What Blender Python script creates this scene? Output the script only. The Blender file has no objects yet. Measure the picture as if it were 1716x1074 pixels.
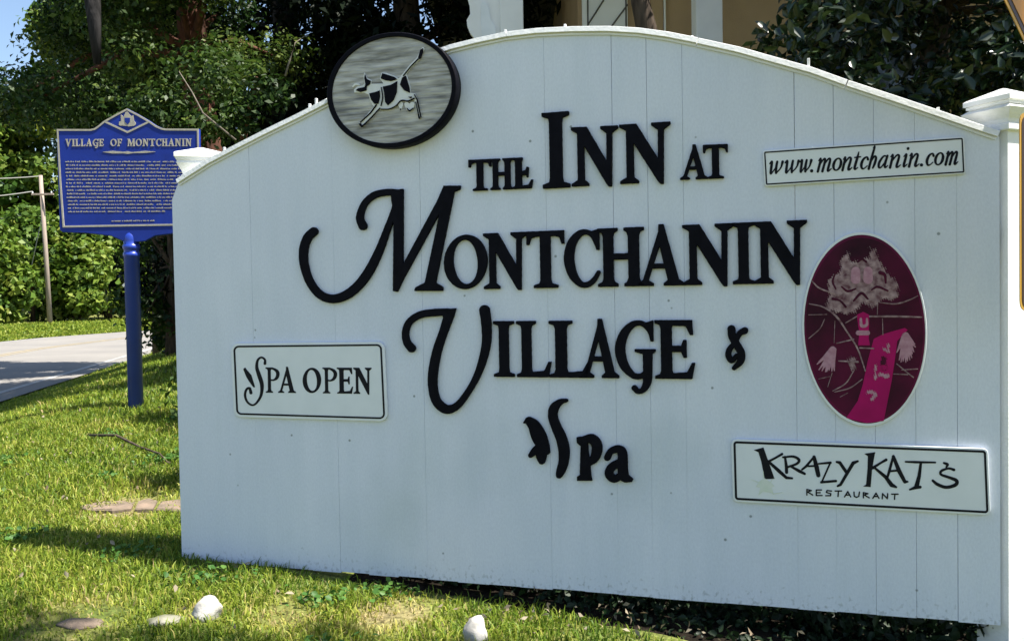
import bpy, math, random
import numpy as np
from mathutils import Matrix, Vector
random.seed(7); RNG = np.random.default_rng(11)
scene = bpy.context.scene
COL = scene.collection

# ------------------------------------------------------------------ camera
F = 1500.0                                     # focal length in photo pixels (photo is 1716 x 1074)
PITCH, ROLL = math.radians(1.566), math.radians(-1.0)
CAM = np.array([0.0, 0.0, 1.2])
cam_data = bpy.data.cameras.new('camera'); cam = bpy.data.objects.new('camera', cam_data); COL.objects.link(cam)
cam.matrix_world = Matrix.Translation(CAM) @ Matrix.Rotation(math.pi/2-PITCH, 4, 'X') @ Matrix.Rotation(ROLL, 4, 'Z')
cam_data.sensor_width = 36.0; cam_data.lens = F/1716*36.0; cam_data.clip_end = 3000; cam_data.clip_start = 0.05
scene.camera = cam

# ------------------------------------------------------------------ light
SIGN_YAW = math.radians(-16.796)
SUN_AZ = SIGN_YAW + math.radians(2.6)          # the sun stands a little behind the plane of the board
SUN_EL = math.radians(62)
sdir = Vector((math.cos(SUN_EL)*math.cos(SUN_AZ), math.cos(SUN_EL)*math.sin(SUN_AZ), math.sin(SUN_EL)))
world = bpy.data.worlds.new('World'); scene.world = world; world.use_nodes = True
wn = world.node_tree.nodes; wl = world.node_tree.links
sky = wn.new('ShaderNodeTexSky'); sky.sky_type = 'NISHITA'; sky.sun_disc = False
sky.sun_elevation = SUN_EL; sky.sun_rotation = math.pi/2 - SUN_AZ
sky.dust_density = 0.8
wl.new(sky.outputs[0], wn['Background'].inputs[0]); wn['Background'].inputs[1].default_value = 0.085
sun_d = bpy.data.lights.new('sun', 'SUN'); sun_d.energy = 5.0; sun_d.angle = math.radians(0.5); sun_d.color = (1.0, 0.95, 0.86)
sun = bpy.data.objects.new('sun', sun_d); COL.objects.link(sun)
sun.rotation_euler = (-sdir).to_track_quat('-Z', 'Y').to_euler(); sun.location = (6, -2, 8)
scene.view_settings.view_transform = 'Standard'; scene.view_settings.look = 'None'
scene.view_settings.gamma = 1.0; scene.view_settings.use_curve_mapping = False
scene.view_settings.exposure = 1.35

# ------------------------------------------------------------------ survey helpers
_f = np.array([0, math.cos(PITCH), -math.sin(PITCH)]); _u = np.array([0, math.sin(PITCH), math.cos(PITCH)]); _r = np.array([1.0, 0, 0])
RV = math.cos(ROLL)*_r + math.sin(ROLL)*_u; UV_ = -math.sin(ROLL)*_r + math.cos(ROLL)*_u
def ray(x, y): return _f + RV*(x-858)/F + UV_*(537-y)/F
def at(x, y, depth):
    q = ray(x, y); return CAM + q*depth/q[1]
A0 = np.array([-1.35388, 3.6, 0.15747]); SD = np.array([math.cos(SIGN_YAW), math.sin(SIGN_YAW), 0]); SN = np.array([SD[1], -SD[0], 0])
def S(x, y, w=0.0):                            # a point seen on the board -> (u along, v up) on the board
    q = ray(x, y); t = np.dot(A0+SN*w-CAM, SN)/np.dot(q, SN); p = CAM+q*t
    return float(np.dot(p-A0, SD)), float(p[2]-A0[2])

# ------------------------------------------------------------------ ground shape
_ey = [-60, 4, 11.2, 24.3, 32, 45, 60, 90, 200]; _ex = [-5, -5, -6.4, -9.2, -9.6, -7.2, -2, 14, 90]
def edge_x(y): return np.interp(y, _ey, _ex)
def road_w(y): return np.interp(y, [0, 12, 45, 200], [7.0, 7.1, 7.4, 9.0])
def sst(t): t = np.clip(t, 0, 1); return t*t*(3-2*t)
def gz(x, y):
    x = np.asarray(x, float); y = np.asarray(y, float)
    s = x-edge_x(y)
    b = np.interp(y, [-10, 1.5, 2.7, 3.6, 7, 12, 20, 40, 90], [0, .03, .115, .155, .38, .58, .65, .5, .2])
    b = b-.05*np.clip(x+.9, 0, 4)*sst((9-y)/4)
    h = b*sst(s/2.6)
    h = np.where(s < 0, -.04, h-.04*(1-sst(s/.4)))
    l = -(s+road_w(y))
    h = np.where(l > 0, -.04+.25*sst(l/3.0)+.03*np.clip(l-3, 0, 60), h)
    return h + .012*np.sin(x*2.3+1)*np.sin(y*2.9)*sst(s/1.5)
def G(px, py):
    q = ray(px, py); t = .5
    while t < 200:
        p = CAM+q*t
        if p[2] < gz(p[0], p[1]): break
        t *= 1.002
    return p

# ------------------------------------------------------------------ materials
def newmat(name):
    m = bpy.data.materials.new(name); m.use_nodes = True
    return m, m.node_tree.nodes, m.node_tree.links, m.node_tree.nodes['Principled BSDF']
def mat(name, c1, c2=None, scale=8, rough=.6, bump=0.0, bscale=60, stretch=(1, 1, 1), spec=.4, detail=6):
    m, N, L, b = newmat(name)
    b.inputs['Roughness'].default_value = rough; b.inputs['Specular IOR Level'].default_value = spec
    if c2 is None: c2 = tuple(v*.86 for v in c1)
    tc = N.new('ShaderNodeTexCoord'); mp = N.new('ShaderNodeMapping'); mp.inputs['Scale'].default_value = stretch
    L.new(tc.outputs['Object'], mp.inputs[0])
    n = N.new('ShaderNodeTexNoise'); n.inputs['Scale'].default_value = scale; n.inputs['Detail'].default_value = detail
    L.new(mp.outputs[0], n.inputs['Vector'])
    r = N.new('ShaderNodeValToRGB'); r.color_ramp.elements[0].position = .3; r.color_ramp.elements[1].position = .7
    r.color_ramp.elements[0].color = (*c2, 1); r.color_ramp.elements[1].color = (*c1, 1)
    L.new(n.outputs['Fac'], r.inputs[0]); L.new(r.outputs[0], b.inputs['Base Color'])
    if bump:
        n2 = N.new('ShaderNodeTexNoise'); n2.inputs['Scale'].default_value = bscale; n2.inputs['Detail'].default_value = 5
        L.new(mp.outputs[0], n2.inputs['Vector'])
        bp = N.new('ShaderNodeBump'); bp.inputs['Strength'].default_value = bump; bp.inputs['Distance'].default_value = .01
        L.new(n2.outputs['Fac'], bp.inputs['Height']); L.new(bp.outputs[0], b.inputs['Normal'])
    return m
def leafmat(name, cols, rough=.5, trans=.3, spec=.3):
    m, N, L, b = newmat(name)
    a = N.new('ShaderNodeAttribute'); a.attribute_name = 'rnd'
    r = N.new('ShaderNodeValToRGB'); el = r.color_ramp.elements
    while len(el) < len(cols): el.new(.5)
    for i, c in enumerate(cols):
        el[i].position = i/(len(cols)-1); el[i].color = (*c, 1)
    L.new(a.outputs['Fac'], r.inputs[0]); L.new(r.outputs[0], b.inputs['Base Color'])
    b.inputs['Roughness'].default_value = rough; b.inputs['Specular IOR Level'].default_value = spec
    t = N.new('ShaderNodeBsdfTranslucent'); L.new(r.outputs[0], t.inputs[0])
    mx = N.new('ShaderNodeMixShader'); mx.inputs[0].default_value = trans
    L.new(b.outputs[0], mx.inputs[1]); L.new(t.outputs[0], mx.inputs[2])
    L.new(mx.outputs[0], N['Material Output'].inputs[0])
    return m

def board_material():
    m, N, L, b = newmat('painted_board')
    b.inputs['Roughness'].default_value = .55; b.inputs['Specular IOR Level'].default_value = .3
    tc = N.new('ShaderNodeTexCoord')
    def noise(scale, stretch=(1, 1, 1), detail=5):
        mp = N.new('ShaderNodeMapping'); mp.inputs['Scale'].default_value = stretch; L.new(tc.outputs['Object'], mp.inputs[0])
        n = N.new('ShaderNodeTexNoise'); n.inputs['Scale'].default_value = scale; n.inputs['Detail'].default_value = detail
        L.new(mp.outputs[0], n.inputs['Vector']); return n.outputs['Fac']
    def ramp(fac, p0, c0, p1, c1):
        r = N.new('ShaderNodeValToRGB'); e = r.color_ramp.elements
        e[0].position = p0; e[0].color = (*c0, 1); e[1].position = p1; e[1].color = (*c1, 1); L.new(fac, r.inputs[0]); return r.outputs[0]
    base = ramp(noise(3.0, (1, 1, .4)), .3, (.655, .695, .79), .7, (.715, .75, .835))
    def mul(a, bb, f=1.0):
        x = N.new('ShaderNodeMix'); x.data_type = 'RGBA'; x.blend_type = 'MULTIPLY'; x.inputs[0].default_value = f
        L.new(a, x.inputs[6]); L.new(bb, x.inputs[7]); return x.outputs[2]
    streak = ramp(noise(14, (1, 1, .12)), .35, (.955, .965, .965), .6, (1, 1, 1))
    fine = ramp(noise(170, (1, 1, .5)), .35, (.93, .93, .94), .65, (1.0, 1.0, 1.0))
    c = mul(mul(base, streak), fine)
    vo = N.new('ShaderNodeTexVoronoi'); vo.inputs['Scale'].default_value = 9.0; L.new(tc.outputs['Object'], vo.inputs['Vector'])
    spots = ramp(vo.outputs['Distance'], .030, (.40, .42, .40), .055, (1, 1, 1))
    c = mul(c, spots)
    # mud splashed up from the ground along the foot of the boards
    sx = N.new('ShaderNodeSeparateXYZ'); L.new(tc.outputs['Object'], sx.inputs[0])
    mr = N.new('ShaderNodeMapRange'); mr.inputs[1].default_value = .0; mr.inputs[2].default_value = .13; mr.inputs[3].default_value = .20; mr.inputs[4].default_value = -.02; L.new(sx.outputs[2], mr.inputs[0])
    ad = N.new('ShaderNodeMath'); ad.operation = 'ADD'; L.new(noise(70, (1, 1, .8), 8), ad.inputs[0]); L.new(mr.outputs[0], ad.inputs[1])
    c = mul(c, ramp(ad.outputs[0], .70, (1, 1, 1), .92, (.55, .56, .53)))
    # thin grey-green weather stains at a few larger patches
    c = mul(c, ramp(noise(1.7, (1, 1, .7), 9), .56, (1, 1, 1), .80, (.84, .87, .84)))
    L.new(c, b.inputs['Base Color'])
    bp = N.new('ShaderNodeBump'); bp.inputs['Strength'].default_value = .25; bp.inputs['Distance'].default_value = .004
    L.new(noise(120, (1, 1, .3)), bp.inputs['Height']); L.new(bp.outputs[0], b.inputs['Normal'])
    return m
M = {}
M['board'] = board_material()
M['post'] = mat('post_paint', (.80, .80, .79), (.72, .73, .72), 10, .5, .15, 90)
M['black'] = mat('black_letter_paint', (.0035, .0035, .006), (.006, .006, .010), 30, .55, .15, 150, spec=.05)
M['plaque'] = mat('plaque_white', (.74, .765, .79), (.68, .71, .73), 9, .5, .05, 60)
M['blackprint'] = mat('black_print', (.004, .005, .009), (.008, .008, .012), 40, .55, spec=.15)
M['smudge'] = mat('faded_green_print', (.60, .66, .56), (.68, .71, .66), 40, .5)
M['weathered'] = mat('weathered_cedar', (.56, .55, .52), (.15, .15, .145), 9, .8, .8, 10, (1.0, 1, 8), .2)
M['weathered'].node_tree.nodes['Mapping'].inputs['Rotation'].default_value = (0, math.radians(10), 0)
M['relief'] = mat('pale_relief_paint', (.70, .71, .69), (.6, .61, .6), 30, .6)
M['plum'] = mat('plum_print', (.095, .004, .032), (.014, .003, .008), 5.5, .5, spec=.12)
M['magenta'] = mat('magenta_print', (.42, .004, .12), (.30, .004, .085), 9, .5, spec=.12)
M['plumrim'] = mat('plum_rim_print', (.14, .006, .05), (.05, .004, .02), 6, .5, spec=.12)
M['mauve'] = mat('mauve_print', (.40, .28, .29), (.10, .035, .05), 55, .5, spec=.15)
M['pinkpale'] = mat('pale_pink_print', (.46, .26, .32), (.34, .16, .22), 60, .5, spec=.15)
M['bluepaint'] = mat('marker_blue_enamel', (.007, .028, .25), (.006, .022, .19), 7, .5, .05, 60, spec=.25)
M['bluepost'] = mat('marker_post_enamel', (.018, .05, .36), (.014, .04, .30), 6, .35, .1, 40, spec=.5)
M['gold'] = mat('marker_cream_enamel', (.38, .355, .29), (.28, .26, .22), 40, .5)
M['grime'] = mat('rusty_base_paint', (.15, .09, .06), (.012, .03, .18), 18, .7)
M['asphalt'] = mat('asphalt', (.235, .22, .20), (.19, .18, .168), .7, .9, .5, 90, (1, 1, 1), .2)
M['yellowline'] = mat('yellow_road_paint', (.34, .26, .12), (.24, .21, .16), 3, .7)
M['whiteline'] = mat('white_road_paint', (.42, .41, .39), (.25, .245, .235), 3, .7)
M['rock'] = mat('pale_limestone', (.55, .53, .49), (.27, .25, .22), 7, .9, .9, 22, spec=.15)
M['tanrock'] = mat('tan_stone', (.25, .185, .14), (.12, .10, .075), 9, .9, .9, 25, spec=.1)
M['mossrock'] = mat('mossy_stone', (.30, .28, .24), (.10, .11, .05), 14, .9, .7, 25, spec=.2)
M['shade_soil'] = mat('shade_black_soil', (.022, .017, .012), (.006, .005, .004), 60, .95, 1.0, 70, spec=.05)  # near-black soil colour carries the shade under and behind the board
M['bark'] = mat('grey_brown_bark', (.10, .075, .055), (.035, .026, .02), 9, .9, 1.0, 14, (2.5, 2.5, .5), .15)
M['blackbark'] = mat('blackened_bark', (.03, .028, .028), (.006, .006, .006), 9, .9, 1.0, 14, (2.5, 2.5, .5), .1)
M['redbark'] = mat('reddish_bark', (.14, .062, .040), (.045, .024, .018), 7, .9, 1.0, 12, (2.5, 2.5, .5), .15)
M['deadwood'] = mat('bleached_twig', (.20, .17, .13), (.11, .095, .075), 20, .9)
M['utility'] = mat('utility_pole_wood', (.36, .29, .24), (.24, .19, .16), 5, .9, .5, 20, (3, 3, .4))
M['wire'] = mat('wire', (.35, .34, .32), None, 5, .6)
M['galv'] = mat('sign_back_metal', (.62, .64, .66), (.55, .57, .6), 5, .5)
M['tan'] = mat('tan_stucco', (.40, .28, .16), (.34, .235, .135), 3, .9, .3, 80)
M['trim'] = mat('house_white_trim', (.78, .78, .77), (.72, .72, .71), 5, .6)
M['battens'] = mat('dark_batten', (.10, .095, .09), None, 9, .7)
M['roof'] = mat('roof_shingle', (.09, .085, .085), (.05, .05, .05), 8, .9, .5, 30)
M['glass'] = mat('window_glass', (.02, .025, .03), None, 3, .08, spec=.6)
M['yellow'] = mat('warning_yellow', (.42, .18, .006), (.36, .15, .005), 5, .45)
M['rimgold'] = mat('warning_rim', (.45, .25, .03), (.36, .19, .02), 5, .45)
M['darkborder'] = mat('warning_border', (.035, .014, .010), None, 5, .5)
M['grass'] = leafmat('grass_blade', [(.06, .12, .012), (.15, .225, .020), (.26, .315, .036), (.41, .375, .09), (.46, .35, .18)], .5, .35, .25)
M['clover'] = leafmat('clover_leaf', [(.035, .10, .018), (.06, .15, .025), (.10, .19, .035)], .5, .25, .25)
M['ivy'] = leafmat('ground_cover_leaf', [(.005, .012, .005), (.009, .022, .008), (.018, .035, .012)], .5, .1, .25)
M['litter'] = leafmat('dry_leaf_litter', [(.16, .12, .08), (.34, .29, .21)], .8, .2, .2)
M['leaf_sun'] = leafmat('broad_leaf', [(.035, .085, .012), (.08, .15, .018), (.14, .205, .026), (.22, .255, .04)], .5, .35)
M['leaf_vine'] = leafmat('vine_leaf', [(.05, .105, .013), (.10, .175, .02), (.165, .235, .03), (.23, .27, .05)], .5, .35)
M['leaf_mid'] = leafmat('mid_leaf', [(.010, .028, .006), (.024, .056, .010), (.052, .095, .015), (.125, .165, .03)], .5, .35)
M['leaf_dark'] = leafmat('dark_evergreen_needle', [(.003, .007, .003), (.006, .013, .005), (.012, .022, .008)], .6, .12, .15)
M['leaf_mag'] = leafmat('glossy_leaf', [(.004, .011, .005), (.008, .020, .008), (.016, .034, .012), (.045, .07, .022)], .3, .10, .5)

def ground_material():
    m, N, L, b = newmat('lawn_soil')
    b.inputs['Roughness'].default_value = .95; b.inputs['Specular IOR Level'].default_value = .1
    tc = N.new('ShaderNodeTexCoord')
    def noise(s, d=6):
        n = N.new('ShaderNodeTexNoise'); n.inputs['Scale'].default_value = s; n.inputs['Detail'].default_value = d
        L.new(tc.outputs['Object'], n.inputs['Vector']); return n.outputs['Fac']
    def ramp(fac, *st):
        r = N.new('ShaderNodeValToRGB'); e = r.color_ramp.elements
        while len(e) < len(st): e.new(.5)
        for i, (p, c) in enumerate(st): e[i].position = p; e[i].color = (*c, 1)
        L.new(fac, r.inputs[0]); return r.outputs[0]
    a = ramp(noise(3.2), (.32, (.10, .13, .03)), (.55, (.17, .18, .05)), (.72, (.28, .22, .12)))
    f = ramp(noise(60, 3), (.3, (.45, .45, .45)), (.7, (1.2, 1.2, 1.2)))
    x = N.new('ShaderNodeMix'); x.data_type = 'RGBA'; x.blend_type = 'MULTIPLY'; x.inputs[0].default_value = 1
    L.new(a, x.inputs[6]); L.new(f, x.inputs[7]); L.new(x.outputs[2], b.inputs['Base Color'])
    bp = N.new('ShaderNodeBump'); bp.inputs['Strength'].default_value = .8; bp.inputs['Distance'].default_value = .02
    L.new(noise(45), bp.inputs['Height']); L.new(bp.outputs[0], b.inputs['Normal'])
    return m
M['ground'] = ground_material()

# ------------------------------------------------------------------ object helpers
def link(o, parent=None):
    COL.objects.link(o)
    if parent is not None: o.parent = parent
    return o
def thing(name, label, cat, loc=(0, 0, 0), rotz=0.0, group=None):
    o = bpy.data.objects.new(name, None); o.empty_display_size = .1; o.location = loc; o.rotation_euler = (0, 0, rotz)
    COL.objects.link(o); return tag(o, label, cat, group)
def tag(o, label, cat, group=None):
    o['label'] = label; o['category'] = cat
    if group: o['group'] = group
    return o
def mesh_obj(name, v, f, material, parent=None, smooth=False):
    me = bpy.data.meshes.new(name); me.from_pydata([tuple(p) for p in v], [], f); me.materials.append(material); me.update()
    if smooth: me.polygons.foreach_set('use_smooth', [True]*len(me.polygons))
    return link(bpy.data.objects.new(name, me), parent)
class MB:
    def __init__(s): s.v = []; s.f = []
    def add(s, v, f):
        o = len(s.v); s.v += [tuple(map(float, p)) for p in v]; s.f += [[i+o for i in q] for q in f]; return s
    def box(s, x0, x1, y0, y1, z0, z1, c=0.0):
        if c == 0:
            v = [(x, y, z) for x in (x0, x1) for y in (y0, y1) for z in (z0, z1)]
            return s.add(v, [(0, 1, 3, 2), (4, 6, 7, 5), (0, 4, 5, 1), (2, 3, 7, 6), (0, 2, 6, 4), (1, 5, 7, 3)])
        import itertools
        v = []; idx = {}
        X = ((x0, 1), (x1, -1)); Y = ((y0, 1), (y1, -1)); Z = ((z0, 1), (z1, -1))
        for i, j, k in itertools.product((0, 1), repeat=3):
            for ax in range(3):
                p = [X[i][0]+X[i][1]*c*(ax != 0), Y[j][0]+Y[j][1]*c*(ax != 1), Z[k][0]+Z[k][1]*c*(ax != 2)]
                idx[(i, j, k, ax)] = len(v); v.append(p)
        f = []
        for s_ in (0, 1):
            f.append([idx[(s_, a, b, 0)] for a, b in ((0, 0), (0, 1), (1, 1), (1, 0))])
            f.append([idx[(a, s_, b, 1)] for a, b in ((0, 0), (0, 1), (1, 1), (1, 0))])
            f.append([idx[(a, b, s_, 2)] for a, b in ((0, 0), (0, 1), (1, 1), (1, 0))])
        for a, b in itertools.product((0, 1), repeat=2):
            f.append([idx[(0, a, b, 1)], idx[(1, a, b, 1)], idx[(1, a, b, 2)], idx[(0, a, b, 2)]])
            f.append([idx[(a, 0, b, 0)], idx[(a, 1, b, 0)], idx[(a, 1, b, 2)], idx[(a, 0, b, 2)]])
            f.append([idx[(a, b, 0, 0)], idx[(a, b, 1, 0)], idx[(a, b, 1, 1)], idx[(a, b, 0, 1)]])
        for i, j, k in itertools.product((0, 1), repeat=3): f.append([idx[(i, j, k, ax)] for ax in range(3)])
        return s.add(v, f)
    def sqlathe(s, prof, rot=0.0, n=4, cx=0, cy=0):              # stack of n-gons: prof = [(half width, z)]
        k = 1/math.cos(math.pi/n); v = []; f = []
        for r, z in prof:
            for i in range(n):
                a = rot+math.pi/n+2*math.pi*i/n; v.append((cx+r*k*math.cos(a), cy+r*k*math.sin(a), z))
        for j in range(len(prof)-1):
            for i in range(n): f.append((j*n+i, j*n+(i+1) % n, (j+1)*n+(i+1) % n, (j+1)*n+i))
        f.append(list(range(n))[::-1]); f.append([(len(prof)-1)*n+i for i in range(n)])
        return s.add(v, f)
    def tube(s, pts, rad, n=6):
        pts = [Vector(p) for p in pts]; v = []; f = []
        for i, p in enumerate(pts):
            d = (pts[min(i+1, len(pts)-1)]-pts[max(i-1, 0)]).normalized()
            a = d.cross(Vector((0, 0, 1)) if abs(d.z) < .9 else Vector((1, 0, 0))).normalized(); b = d.cross(a)
            r = rad[i] if hasattr(rad, '__len__') else rad
            for k in range(n):
                t = 2*math.pi*k/n; v.append(p+(a*math.cos(t)+b*math.sin(t))*r)
        for i in range(len(pts)-1):
            for k in range(n): f.append((i*n+k, i*n+(k+1) % n, (i+1)*n+(k+1) % n, (i+1)*n+k))
        f.append(list(range(n))[::-1]); f.append([(len(pts)-1)*n+k for k in range(n)])
        return s.add(v, f)
    def build(s, name, m, parent=None, smooth=False): return mesh_obj(name, s.v, s.f, m, parent, smooth)
def fix_normals(o):
    import bmesh
    bm = bmesh.new(); bm.from_mesh(o.data); bmesh.ops.recalc_face_normals(bm, faces=bm.faces); bm.to_mesh(o.data); bm.free(); return o
def big_mesh(name, V, Q, rnd, m, parent=None):                   # numpy quads
    me = bpy.data.meshes.new(name); nq = len(Q); k = Q.shape[1]
    me.vertices.add(len(V)); me.vertices.foreach_set('co', V.astype(np.float32).ravel())
    me.loops.add(nq*k); me.loops.foreach_set('vertex_index', Q.astype(np.int32).ravel())
    me.polygons.add(nq); me.polygons.foreach_set('loop_start', np.arange(0, nq*k, k, dtype=np.int32))
    if rnd is not None:
        a = me.attributes.new('rnd', 'FLOAT', 'FACE'); a.data.foreach_set('value', rnd.astype(np.float32))
    me.materials.append(m); me.update(calc_edges=True); me.validate()
    return link(bpy.data.objects.new(name, me), parent)

# ------------------------------------------------------------------ outline machinery (letters, plaques, reliefs)
def sd_poly(P, X, Y):
    P = np.asarray(P, float); d = np.full(X.shape, 1e9); s = np.ones(X.shape)
    n = len(P)
    for i in range(n):
        ax, ay = P[i]; bx, by = P[i-1]; ex, ey = bx-ax, by-ay; wx, wy = X-ax, Y-ay
        t = np.clip((wx*ex+wy*ey)/(ex*ex+ey*ey+1e-12), 0, 1); dx, dy = wx-ex*t, wy-ey*t
        d = np.minimum(d, dx*dx+dy*dy)
        c1 = Y >= ay; c2 = Y < by; c3 = ex*wy > ey*wx
        fl = (c1 & c2 & c3) | (~c1 & ~c2 & ~c3); s = np.where(fl, -s, s)
    return s*np.sqrt(d)
def sd_stroke(P, X, Y):
    d = np.full(X.shape, 1e9)
    for (ax, ay, ar), (bx, by, br) in zip(P[:-1], P[1:]):
        ex, ey = bx-ax, by-ay; t = np.clip(((X-ax)*ex+(Y-ay)*ey)/(ex*ex+ey*ey+1e-12), 0, 1)
        d = np.minimum(d, np.hypot(X-ax-ex*t, Y-ay-ey*t)-(ar+(br-ar)*t))
    return d
def smooth_path(P, k=5):                                         # Catmull-Rom through (x,y,r)
    P = np.asarray(P, float)
    if len(P) < 3: return [tuple(p) for p in P]
    E = np.vstack([2*P[0]-P[1], P, 2*P[-1]-P[-2]]); out = []
    for i in range(1, len(E)-2):
        for t in np.arange(k)/k:
            a, b, c, d = E[i-1], E[i], E[i+1], E[i+2]
            out.append(.5*((2*b)+(c-a)*t+(2*a-5*b+4*c-d)*t*t+(3*b-a-3*c+d)*t**3))
    out.append(P[-1]); return [(p[0], p[1], max(p[2], .1)) for p in out]
def contours(D, x0, y0, st):
    H, W = D.shape; nb = {}; pos = {}
    ins = D < 0
    c = ins[:-1, :-1]*1+ins[:-1, 1:]*2+ins[1:, 1:]*4+ins[1:, :-1]*8
    T = {1: [(3, 0)], 2: [(0, 1)], 3: [(3, 1)], 4: [(1, 2)], 5: [(3, 0), (1, 2)], 6: [(0, 2)], 7: [(3, 2)], 8: [(2, 3)], 9: [(2, 0)], 10: [(0, 1), (2, 3)], 11: [(2, 1)], 12: [(1, 3)], 13: [(1, 0)], 14: [(0, 3)]}
    for j, i in zip(*np.nonzero((c > 0) & (c < 15))):
        j = int(j); i = int(i)
        E = (('h', i, j), ('v', i+1, j), ('h', i, j+1), ('v', i, j))
        for a, b in T[int(c[j, i])]:
            nb.setdefault(E[a], []).append(E[b]); nb.setdefault(E[b], []).append(E[a])
    for e in nb:
        k, i, j = e
        if k == 'h': a, b = D[j, i], D[j, i+1]; t = a/(a-b); pos[e] = (x0+(i+t)*st, y0+j*st)
        else: a, b = D[j, i], D[j+1, i]; t = a/(a-b); pos[e] = (x0+i*st, y0+(j+t)*st)
    loops = []; seen = set()
    for e in nb:
        if e in seen: continue
        L = []; cur = e; prev = None
        while cur not in seen:
            seen.add(cur); L.append(pos[cur]); nx = [q for q in nb[cur] if q != prev and q not in seen]
            prev = cur
            if not nx: break
            cur = nx[0]
        if len(L) > 5: loops.append(L)
    return loops
def simplify(L, tol):
    P = np.array(L); n = len(P); keep = np.zeros(n, bool); far = int(np.argmax(np.hypot(*(P-P[0]).T))); keep[[0, far]] = True
    st = [(0, far), (far, n)]
    while st:
        a, b = st.pop()
        if b-a < 2: continue
        q = P[a+1:b]; p0 = P[a]; e = P[b % n]-p0; l = np.hypot(*e)+1e-9
        d = np.abs((q[:, 0]-p0[0])*e[1]-(q[:, 1]-p0[1])*e[0])/l; k = int(np.argmax(d))
        if d[k] > tol: keep[a+1+k] = True; st += [(a, a+1+k), (a+1+k, b)]
    return P[keep]
def shape_sdf(prims, X, Y):
    D = np.full(X.shape, 1e9)
    for kind, P in prims:
        if kind == 'p': d = sd_poly(P, X, Y)
        elif kind == 's': d = sd_stroke(P, X, Y)
        elif kind == 'c': d = sd_stroke(smooth_path(P), X, Y)
        elif kind == 'f': d = P(X, Y)
        D = np.minimum(D, d)
    return D
def prim_bounds(prims):
    b = [1e9, -1e9, 1e9, -1e9]
    for k, P in prims:
        if k == 'f': continue
        for p in P:
            r = p[2] if len(p) > 2 else 0
            b = [min(b[0], p[0]-r), max(b[1], p[0]+r), min(b[2], p[1]-r), max(b[3], p[1]+r)]
    return b
def raised(name, prims, w0, th, m, parent, step=.8, bev=.002, rnd=0.0, mapf=None, bounds=None, off=(0, 0), rough=0.0):
    """Outline given in photo pixels -> solid piece th thick standing w0 in front of the board."""
    b = bounds or prim_bounds(prims); pad = 4*step+2
    xs = np.arange(b[0]-pad, b[1]+pad, step); ys = np.arange(b[2]-pad, b[3]+pad, step); X, Y = np.meshgrid(xs, ys)
    D = shape_sdf(prims, X, Y)-rnd
    if rough: D = D+rough*(np.sin(X*1.1+Y*.7)*np.sin(Y*1.3-X*.4)+.6*np.sin(X*.37+2)*np.sin(Y*.41))
    cu = bpy.data.curves.new(name, 'CURVE'); cu.dimensions = '2D'; cu.fill_mode = 'BOTH'
    cu.extrude = max(th/2-bev, 1e-5); cu.bevel_depth = bev; cu.bevel_resolution = 1; cu.offset = -bev
    mp = mapf or (lambda x, y: S(x, y, w0+th))
    for L in contours(D, xs[0], ys[0], step):
        P = simplify(L, .12*step+.03)
        if len(P) < 4: continue
        sp = cu.splines.new('POLY'); sp.points.add(len(P)-1); sp.use_cyclic_u = True
        for q, (x, y) in zip(sp.points, P):
            u, v = mp(x, y); q.co = (u-off[0], v-off[1], 0, 1)
    t = bpy.data.objects.new(name, cu); me = bpy.data.meshes.new_from_object(t)
    bpy.data.objects.remove(t); bpy.data.curves.remove(cu)
    co = np.empty(len(me.vertices)*3, np.float32); me.vertices.foreach_get('co', co); co = co.reshape(-1, 3)
    out = np.stack([co[:, 0], -(w0+th/2+co[:, 2]), co[:, 1]], 1)   # local: x along, -y out of the board, z up
    me.vertices.foreach_set('co', out.ravel()); me.name = name
    me.materials.clear(); me.materials.append(m); me.update()
    return link(bpy.data.objects.new(name, me), parent)

# ------------------------------------------------------------------ serif glyphs (unit box, y up)
def stem(c0, c1, s0, s1, top=True, bot=True):
    P = []
    P += [(c0, 0), (c1, 0), (c1, .045), (s1+.03, .075), (s1, .14)] if bot else [(s0, 0), (s1, 0)]
    P += [(s1, .86), (s1+.03, .925), (c1, .955), (c1, 1), (c0, 1), (c0, .955), (s0-.03, .925), (s0, .86)] if top else [(s1, 1), (s0, 1)]
    P += [(s0, .14), (s0-.03, .075), (c0, .045)] if bot else []
    return ('p', P)
def ring(cx, cy, rx, ry, r0, r1, n=36, tilt=-.25):
    return ('s', [(cx+rx*math.cos(2*math.pi*i/n), cy+ry*math.sin(2*math.pi*i/n), r0+(r1-r0)*math.cos(2*math.pi*i/n+tilt)**2) for i in range(n+1)])
LFOOT = ('p', [(.15, 0), (.92, 0), (1, .27), (.93, .27), (.80, .11), (.5, .09), (.15, .09)])
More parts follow.
